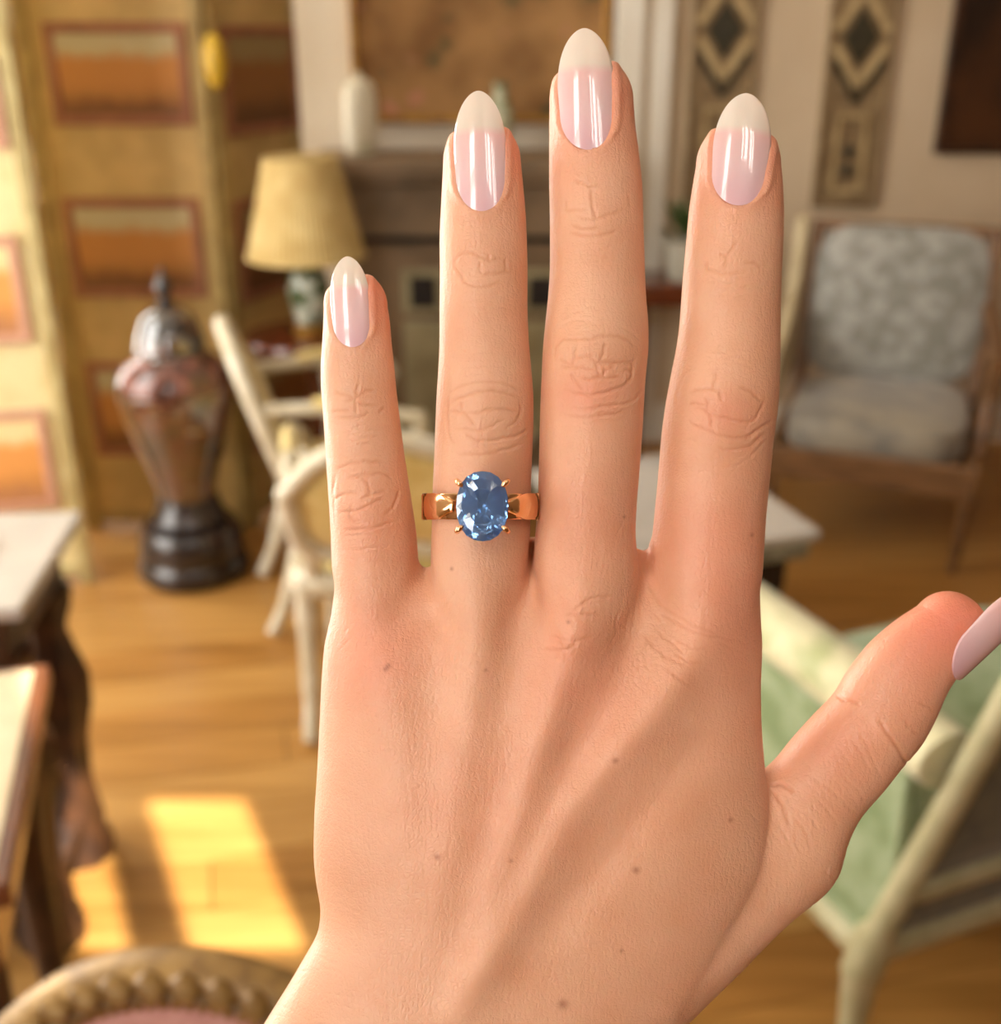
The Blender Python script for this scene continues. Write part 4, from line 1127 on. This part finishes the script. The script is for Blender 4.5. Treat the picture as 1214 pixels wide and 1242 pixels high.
for pts, w, dep in CR:
    w *= 0.85
    m, d, t = polydist(pts, w * 5)
    ends = np.clip(np.minimum(t, 1 - t) / 0.15, 0, 1) ** 0.6
    fld = -np.exp(-0.5 * (d / w) ** 2) + 0.15 * np.exp(-0.5 * ((d - 2.8 * w) / (1.3 * w)) ** 2)
    disp[m] += dep * 1.2 * fld * ends
    if dep >= 0.6:
        line[m] = np.maximum(line[m], np.exp(-0.5 * (d / 1.25) ** 2) * ends * min(dep, 1.1))

# ---- nails: traced axis and width, set on the back of the fingertip
def nail_w(t):
    t = np.asarray(t, float)
    base = np.sqrt(np.clip(1 - ((0.27 - np.minimum(t, 0.27)) / 0.27) ** 2, 0, 1)) * np.interp(t, [0, 0.27, 0.5, 1], [0.93, 0.95, 1, 1])
    tip = np.where(t > 0.48, np.clip(1 - ((t - 0.48) / 0.52) ** 2.3, 0, 1) ** 0.56, 1)
    return base * tip
NAILS = [(PINKY, (428.5, 421), (421, 311), 24.3, 'little finger'), (RINGF, (584.5, 256), (580, 110), 32.0, 'ring finger'), (MIDDLE, (714, 181.5), (708.5, 34), 34.8, 'middle finger'), (INDEX, (893.5, 249), (906, 113), 35.3, 'index finger')]
nail_data = []
for fin, bp, tp, hw, who in NAILS:
    bp, tp = np.array(bp), np.array(tp)
    ax = tp - bp; L = np.linalg.norm(ax); ax = ax / L
    lat = np.array([-ax[1], ax[0]])
    z0 = float(fin.top(bp[1], bp[0])) + 1.8
    q = bp + ax * L * 0.55
    z1 = float(fin.top(q[1], q[0])) + 1.2
    nail_data.append((fin, bp, ax, lat, L, hw, z0, z1, who))
    # fold around the nail and a bed below it
    vx, vy = sx_ - bp[0], sy_ - bp[1]
    t = (vx * ax[0] + vy * ax[1]) / L; u = vx * lat[0] + vy * lat[1]
    near = (t > -0.25) & (t < 1.05) & (np.abs(u) < hw * 1.6) & (g[:, 2] > -0.2)
    w = nail_w(np.clip(t, 0, 1)) * hw
    w = np.where(t < 0.5, w, np.maximum(w, hw * 0.97))
    side = np.where(t >= 0.02, np.abs(u) - w, np.hypot(np.minimum(t, 0) * L, np.maximum(np.abs(u) - 0.4 * hw, 0)))
    m = near & (t < 0.8)
    disp[m] += (-7.0 * np.clip(-(side[m] + 1.0) / 4.0, 0, 1) + np.where(t[m] < 0.1, 1.0, 2.0) * np.exp(-0.5 * ((side[m] - 4.0) / 3.0) ** 2)) * np.clip((0.85 - t[m]) / 0.15, 0, 1) * np.where(t[m] < 0, np.clip(1 + t[m] / 0.15, 0, 1), 1)

# thumb nail frame: seen from the side, its face turned to the lower right
th = math.radians(48)
ta = np.array([0.72, -0.694, 0.0]); tq = np.array([0.694, 0.72, 0.0])
tn = tq * math.cos(th) + np.array([0, 0, 1.0]) * math.sin(th)
tl = -tq * math.sin(th) + np.array([0, 0, 1.0]) * math.cos(th)

disp *= np.where(fine, 1.0, front * 0.6)
P = P + g * disp[:, None]

# ---- colour marks that belong to the skin
red = np.zeros(len(P))
for cx, cy, a, s1, s2 in ((455, 350, 0.9, 34, 40), (585, 170, 0.8, 60, 50), (715, 100, 0.8, 60, 50), (900, 180, 0.8, 60, 48), (1165, 745, 1.3, 55, 45), (1100, 800, 0.5, 50, 50), (450, 790, 0.6, 50, 50),
                          (860, 650, 0.5, 55, 60), (715, 480, 0.6, 30, 22), (690, 780, 0.35, 40, 60), (880, 500, 0.5, 26, 22), (730, 850, 0.3, 60, 50), (600, 960, 0.25, 120, 90), (445, 640, 0.4, 40, 40), (890, 760, 0.45, 40, 60), (710, 620, 0.35, 40, 50), (1000, 900, 0.5, 60, 50)):
    blob(cx, cy, a, s1, s2, red)
mole = np.zeros(len(P))
for cx, cy, r in ((745, 921, 2.2), (771, 1055, 3), (683, 1218, 4.5), (531, 1038, 2.5), (693, 752, 1.4), (589, 813, 1.4), (912, 649, 1.5), (885, 994, 2), (757, 627, 1.3), (620, 1042, 1.5), (754, 1153, 1.6), (548, 690, 1.5), (473, 808, 2), (470, 812, 2)):
    blob(cx, cy, 1.0, r, r, mole)

loc0 = np.array([577.0, 1242.0, -42.0])
V = np.stack([(P[:, 0] - loc0[0]), -(P[:, 1] - loc0[1]), P[:, 2] - loc0[2]], 1) * S
Fw, Up, Rt = Vector((0, math.cos(PITCH), -math.sin(PITCH))), Vector((0, math.sin(PITCH), math.cos(PITCH))), Vector((1, 0, 0))
def to_world(px, py, pz):
    return Vector((0, 0, EYE)) + Rt * ((px - CX) * S) + Up * (-(py - CY) * S) + Fw * (DU * S - pz * S)
HM = Matrix(((Rt.x, Up.x, -Fw.x, 0), (Rt.y, Up.y, -Fw.y, 0), (Rt.z, Up.z, -Fw.z, 0), (0, 0, 0, 1)))
me = bpy.data.meshes.new('hand')
me.from_pydata(V.tolist(), [], quads.tolist() + faces_rest)
for nm, arr in (('red', red), ('mole', mole), ('line', line)):
    at = me.attributes.new(nm, 'FLOAT', 'POINT')
    at.data.foreach_set('value', np.clip(arr, 0, 1.5).astype(np.float32))
me.validate()
me.shade_smooth()

# ---- skin
M_skin = bpy.data.materials.new('skin'); M_skin.use_nodes = True
nt = M_skin.node_tree; p = nt.nodes['Principled BSDF']
tc = N(nt, 'ShaderNodeTexCoord')
n1 = N(nt, 'ShaderNodeTexNoise'); n1.inputs['Scale'].default_value = 90; n1.inputs['Detail'].default_value = 6
nt.links.new(tc.outputs['Object'], n1.inputs['Vector'])
r1 = N(nt, 'ShaderNodeValToRGB')
r1.color_ramp.elements[0].position, r1.color_ramp.elements[0].color = 0.3, SKIN_A
r1.color_ramp.elements[1].position, r1.color_ramp.elements[1].color = 0.7, SKIN_B
nt.links.new(n1.outputs['Fac'], r1.inputs[0])
a1 = N(nt, 'ShaderNodeAttribute'); a1.attribute_name = 'red'
mul = N(nt, 'ShaderNodeMath', operation='MULTIPLY'); mul.inputs[1].default_value = 0.7; mul.use_clamp = True
nt.links.new(a1.outputs['Fac'], mul.inputs[0])
x1 = N(nt, 'ShaderNodeMix', data_type='RGBA'); x1.inputs['B'].default_value = SKIN_RED
nt.links.new(mul.outputs[0], x1.inputs['Factor']); nt.links.new(r1.outputs[0], x1.inputs['A'])
a2 = N(nt, 'ShaderNodeAttribute'); a2.attribute_name = 'mole'
mu2 = N(nt, 'ShaderNodeMath', operation='MULTIPLY'); mu2.inputs[1].default_value = 0.55; mu2.use_clamp = True
nt.links.new(a2.outputs['Fac'], mu2.inputs[0])
x2 = N(nt, 'ShaderNodeMix', data_type='RGBA'); x2.inputs['B'].default_value = rgb(136, 62, 36)
nt.links.new(mu2.outputs[0], x2.inputs['Factor']); nt.links.new(x1.outputs['Result'], x2.inputs['A'])
a3 = N(nt, 'ShaderNodeAttribute'); a3.attribute_name = 'line'
mu3 = N(nt, 'ShaderNodeMath', operation='MULTIPLY'); mu3.inputs[1].default_value = 0.26; mu3.use_clamp = True
nt.links.new(a3.outputs['Fac'], mu3.inputs[0])
x3 = N(nt, 'ShaderNodeMix', data_type='RGBA'); x3.inputs['B'].default_value = rgb(190, 108, 62)
nt.links.new(mu3.outputs[0], x3.inputs['Factor']); nt.links.new(x2.outputs['Result'], x3.inputs['A'])
nt.links.new(x3.outputs['Result'], p.inputs['Base Color'])
p.inputs['Subsurface Weight'].default_value = 0.25
p.inputs['Subsurface Radius'].default_value = (1.0, 0.35, 0.18)
p.inputs['Subsurface Scale'].default_value = 0.0010
p.inputs['Roughness'].default_value = 0.38
p.inputs['Specular IOR Level'].default_value = 0.5
vo = N(nt, 'ShaderNodeTexVoronoi'); vo.feature = 'DISTANCE_TO_EDGE'; vo.inputs['Scale'].default_value = 1250
dn = N(nt, 'ShaderNodeTexNoise'); dn.inputs['Scale'].default_value = 500; dn.inputs['Detail'].default_value = 2
mxv = N(nt, 'ShaderNodeMix', data_type='VECTOR'); mxv.inputs['Factor'].default_value = 0.0012
nt.links.new(tc.outputs['Object'], dn.inputs['Vector'])
nt.links.new(tc.outputs['Object'], mxv.inputs['A']); nt.links.new(dn.outputs['Color'], mxv.inputs['B'])
nt.links.new(mxv.outputs['Result'], vo.inputs['Vector'])
rr = N(nt, 'ShaderNodeValToRGB'); rr.color_ramp.elements[1].position = 0.22
nt.links.new(vo.outputs['Distance'], rr.inputs[0])
bp_ = N(nt, 'ShaderNodeBump'); bp_.inputs['Strength'].default_value = 0.3; bp_.inputs['Distance'].default_value = 0.00012
nt.links.new(rr.outputs[0], bp_.inputs['Height'])
n3 = N(nt, 'ShaderNodeTexNoise'); n3.inputs['Scale'].default_value = 1500; n3.inputs['Detail'].default_value = 3
mp3 = N(nt, 'ShaderNodeMapping'); mp3.inputs['Rotation'].default_value = (0, 0, math.radians(20)); mp3.inputs['Scale'].default_value = (1, 0.3, 1)
nt.links.new(tc.outputs['Object'], mp3.inputs['Vector']); nt.links.new(mp3.outputs[0], n3.inputs['Vector'])
b2 = N(nt, 'ShaderNodeBump'); b2.inputs['Strength'].default_value = 0.55; b2.inputs['Distance'].default_value = 0.00025
nt.links.new(n3.outputs['Fac'], b2.inputs['Height']); nt.links.new(bp_.outputs[0], b2.inputs['Normal']); nt.links.new(b2.outputs[0], p.inputs['Normal'])
me.materials.append(M_skin)
hand = bpy.data.objects.new('hand', me)
COL.objects.link(hand)
hand.matrix_world = Matrix.Translation(to_world(*loc0)) @ HM
tag(hand, 'bare left hand held up with spread fingers, back towards us, pink almond nails', 'hand')

# ---- nail meshes
M_nail = bpy.data.materials.new('pink_gel_nail'); M_nail.use_nodes = True
nt = M_nail.node_tree; p = nt.nodes['Principled BSDF']
at = N(nt, 'ShaderNodeAttribute'); at.attribute_name = 'along'
r = N(nt, 'ShaderNodeValToRGB'); e = r.color_ramp.elements
e[0].position, e[0].color = 0.05, rgb(230, 186, 194)
e[1].position, e[1].color = 0.715, rgb(228, 216, 203)
e.new(0.35).color = rgb(234, 198, 200)
e.new(0.64).color = rgb(236, 196, 194)
nt.links.new(at.outputs['Fac'], r.inputs[0]); nt.links.new(r.outputs[0], p.inputs['Base Color'])
p.inputs['Roughness'].default_value = 0.25
p.inputs['Coat Weight'].default_value = 1.0
p.inputs['Coat Roughness'].default_value = 0.03
p.inputs['Coat IOR'].default_value = 1.6
p.inputs['Subsurface Weight'].default_value = 0.3
p.inputs['Subsurface Scale'].default_value = 0.001
p.inputs['Subsurface Radius'].default_value = (1, 0.6, 0.5)

def nail_mesh(fn, who):
    NT, NU = 46, 21
    vs, al = [], []
    for i in range(NT):
        t = 0.5 - 0.5 * math.cos(math.pi * i / (NT - 1))
        for j in range(NU):
            u = -1 + 2 * j / (NU - 1)
            for lay in (0, 1):
                q = fn(t, u, lay)
                vs.append(((q[0] - loc0[0]) * S, -(q[1] - loc0[1]) * S, (q[2] - loc0[2]) * S)); al.append(t + 0.025 * u * u)
    fs = []
    def I(i, j, l): return (i * NU + j) * 2 + l
    for i in range(NT - 1):
        for j in range(NU - 1):
            fs.append((I(i, j, 0), I(i, j + 1, 0), I(i + 1, j + 1, 0), I(i + 1, j, 0)))
            fs.append((I(i, j, 1), I(i + 1, j, 1), I(i + 1, j + 1, 1), I(i, j + 1, 1)))
        for j in (0, NU - 1):
            fs.append((I(i, j, 0), I(i + 1, j, 0), I(i + 1, j, 1), I(i, j, 1)))
    me = bpy.data.meshes.new('fingernail')
    me.from_pydata(vs, [], fs)
    a = me.attributes.new('along', 'FLOAT', 'POINT'); a.data.foreach_set('value', np.array(al, np.float32))
    bm = bmesh.new(); bm.from_mesh(me); bmesh.ops.recalc_face_normals(bm, faces=bm.faces); bm.to_mesh(me); bm.free()
    me.materials.append(M_nail); me.shade_smooth(); me.set_sharp_from_angle(angle=math.radians(50))
    o = bpy.data.objects.new('fingernail', me)
    COL.objects.link(o); o.parent = hand
    o['label'] = 'glossy pale pink almond nail of the ' + who
    return o

for fin, bp, ax, lat, L, hw, z0, z1, who in nail_data:
    def fn(t, u, lay, bp=bp, ax=ax, lat=lat, L=L, hw=hw, z0=z0, z1=z1):
        w = float(nail_w(t)) * hw
        zc = z0 + (z1 - z0) * t / 0.55 + 7.0 * t * (1.0 - t) * 0.9 - 3.0 * max(t - 0.6, 0) ** 2 * 10
        drop = (1 - math.sqrt(max(1 - (0.80 * u * w / hw) ** 2, 0))) * hw * 0.95
        z = zc - drop - lay * 2.8 * (0.75 if t > 0.6 else 1.0)
        q = bp + ax * L * t + lat * u * w
        k = (DU - z) / DU                      # where that outline lies at this depth
        return (CX + (q[0] - CX) * k, CY + (q[1] - CY) * k, z)
    nail_mesh(fn, who)
tb = np.array([1166.0, 757.0, -40.0]); tb[0] = comp(tb[0], CX, -38); tb[1] = comp(tb[1], CY, -38)
def fnt(t, u, lay):
    w = float(nail_w(t)) * 38.0
    drop = (1 - math.sqrt(max(1 - (0.8 * u * w / 38.0) ** 2, 0))) * 36
    q = tb + tn * (46.0 - drop - lay * 2.8 + 5 * t * (1 - t) + 0.0) + ta * (-58 + 165 * t) + tl * u * w
    return q
nail_mesh(fnt, 'thumb')

# ------------------------------------------------------------------ the ring
M_rose = bpy.data.materials.new('rose_gold'); M_rose.use_nodes = True
p = M_rose.node_tree.nodes['Principled BSDF']
p.inputs['Base Color'].default_value = rgb(250, 204, 156); p.inputs['Metallic'].default_value = 1.0; p.inputs['Roughness'].default_value = 0.12
M_sap = bpy.data.materials.new('blue_sapphire'); M_sap.use_nodes = True
p = M_sap.node_tree.nodes['Principled BSDF']
p.inputs['Base Color'].default_value = SAPPHIRE; p.inputs['Transmission Weight'].default_value = 0.87
p.inputs['Roughness'].default_value = 0.0; p.inputs['IOR'].default_value = 1.77

ry = 614.5
fz = float(np.interp(ry, RINGF.T, RINGF.cz)); fcx = float(np.interp(ry, RINGF.T, RINGF.c))
rc = np.array([fcx - 0.5, ry, fz + 4.0])
ring = thing('ring', 'rose gold ring with oval blue sapphire in four claws on the ring finger', 'ring')
ring.matrix_world = Matrix.Translation(to_world(*rc)) @ HM
def rb(name, vs, fs, m, smooth=True, ang=35, parent=ring):
    b = MB(); b.add([(v[0] * S, v[1] * S, v[2] * S) for v in vs], fs)
    return b.build(name, m, parent, smooth, angle=ang)
# shank: local x right, y up the finger, z towards us; ellipse of a ring that hugs the finger
RI, RO = 63.5, 68.5
def arc(a, r):                                # a from +x towards +z
    return r * math.cos(a), r * 0.97 * math.sin(a)
def band(a0, a1, n, prof, closed=False):
    """prof(a) -> list of (r, y) around the cross-section"""
    vs, fs = [], []
    for i in range(n):
        a = a0 + (a1 - a0) * i / (n if closed else n - 1)
        pr = prof(a); m = len(pr)
        for r, yy in pr:
            q = arc(a, r); vs.append((q[0], yy, q[1]))
    for i in range(n if closed else n - 1):
        j = (i + 1) % n
        for k in range(m):
            l = (k + 1) % m
            fs.append((i * m + k, i * m + l, j * m + l, j * m + k))
    if not closed:
        fs.append(tuple(range(m))); fs.append(tuple((n - 1) * m + k for k in range(m))[::-1])
    return vs, fs
def shank(a):
    h = 15.0
    return [(RI, -h), (RI, h), (RO - 1, h), (RO, h - 1.5), (RO, -h + 1.5), (RO - 1, -h)]
rb('shank', *band(0, 2 * math.pi, 128, shank, True), M_rose)
for s in (0, 1):
    # stepped collars where the shoulders begin, then the shoulder plate that pinches in towards the stone
    for d0, d1, ro in ((0.10, 0.19, 72.0), (0.22, 0.31, 72.6)):
        a0, a1 = (d0, d1) if s == 0 else (math.pi - d1, math.pi - d0)
        rb('collar', *band(a0, a1, 8, lambda a, ro=ro: [(RO - 1, -16), (RO - 1, 16), (ro - 1.2, 16), (ro, 14.5), (ro, -14.5), (ro - 1.2, -16)]), M_rose)
    a0, a1 = (0.34, 1.16) if s == 0 else (math.pi - 1.16, math.pi - 0.34)
    def plate(a):
        q = a if s == 0 else math.pi - a
        k = (q - 0.34) / 0.82
        h = 15.5 - 9.5 * max(0, (k - 0.45) / 0.55) ** 1.3
        ro = 71.5 + 9.0 * k * k
        return [(RO - 1, -h), (RO - 1, h), (ro - 2, h), (ro, h * 0.72), (ro + 1.0, 0), (ro, -h * 0.72), (ro - 2, -h)]
    rb('shoulder', *band(a0, a1, 28, plate), M_rose)

# stone: oval mixed cut
zg = 96.0                                     # girdle height above the ring axis
SA, SB = 29.3, 39.5
soff = (585.0 - CX) * (1 - (zg + rc[2]) / DU) + CX - rc[0], -((614.0 - CY) * (1 - (zg + rc[2]) / DU) + CY - rc[1])
NS = 20
def oval(k, r, z, ph=0.0):
    a = 2 * math.pi * (k + ph) / NS
    c, s_ = math.cos(a), math.sin(a)
    e = 2.25
    q = (abs(c) ** e + abs(s_) ** e) ** (-1 / e)
    return (soff[0] + SA * r * q * c, soff[1] + SB * r * q * s_, z)
rings_ = [(0.52, zg + 9.0, 0.0), (0.80, zg + 5.6, 0.5), (1.0, zg + 1.2, 0.0), (1.0, zg - 1.0, 0.0), (0.78, zg - 8.0, 0.5), (0.50, zg - 16.0, 0.0), (0.20, zg - 23.5, 0.5)]
vs = [oval(k, *q) for q in rings_ for k in range(NS)]
fs = [tuple(range(NS))]
for i in range(len(rings_) - 1):
    p0, p1 = rings_[i][2], rings_[i + 1][2]
    for k in range(NS):
        l = (k + 1) % NS
        a, b, c, d = i * NS + k, i * NS + l, (i + 1) * NS + k, (i + 1) * NS + l
        if p0 == p1:
            fs.append((a, b, d, c))
        elif p0 == 0.0:
            fs += [(a, b, c), (b, d, c)]
        else:
            fs += [(a, b, d), (a, d, c)]
vs.append((soff[0], soff[1], zg - 27.0))
o = (len(rings_) - 1) * NS
fs += [(o + k, o + (k + 1) % NS, len(vs) - 1) for k in range(NS)]
stone = rb('sapphire', vs, fs, M_sap, smooth=False)
stone['label'] = 'oval faceted blue sapphire'
# basket and claws
bs = MB()
for zz, r in ((zg - 9.5, 0.82), (zg - 19, 0.55)):
    pts = [Vector(oval(k, r + 0.03, zz)) * S for k in range(NS)]
    bs.tube(curve(pts, 64, True), 1.6 * S, 8, True)
bs.build('basket', M_rose, ring)
for sx in (-1, 1):
    for sy in (-1, 1):
        px, py = soff[0] + sx * SA * 0.86, soff[1] + sy * SB * 0.64
        path = [(px * 0.45 + soff[0] * 0.55, py * 0.4 + soff[1] * 0.6, zg - 26), (px + sx * 1.5, py + sy * 1.5, zg - 8), (px + sx * 3.5, py + sy * 3, zg + 1), (px + sx * 2.0, py + sy * 1.6, zg + 5.5), (px - sx * 3.2, py - sy * 3.2, zg + 6.6)]
        c = curve([Vector(q) * S for q in path], 24)
        MB().tube(c, [2.9 * S] * (len(c) - 8) + [3.1 * S * q for q in (1, 1.05, 1.1, 1.1, 1.05, 0.95, 0.8, 0.5)], 10).build('claw', M_rose, ring)
print('hand verts', len(V), 'faces', len(quads) + len(faces_rest))
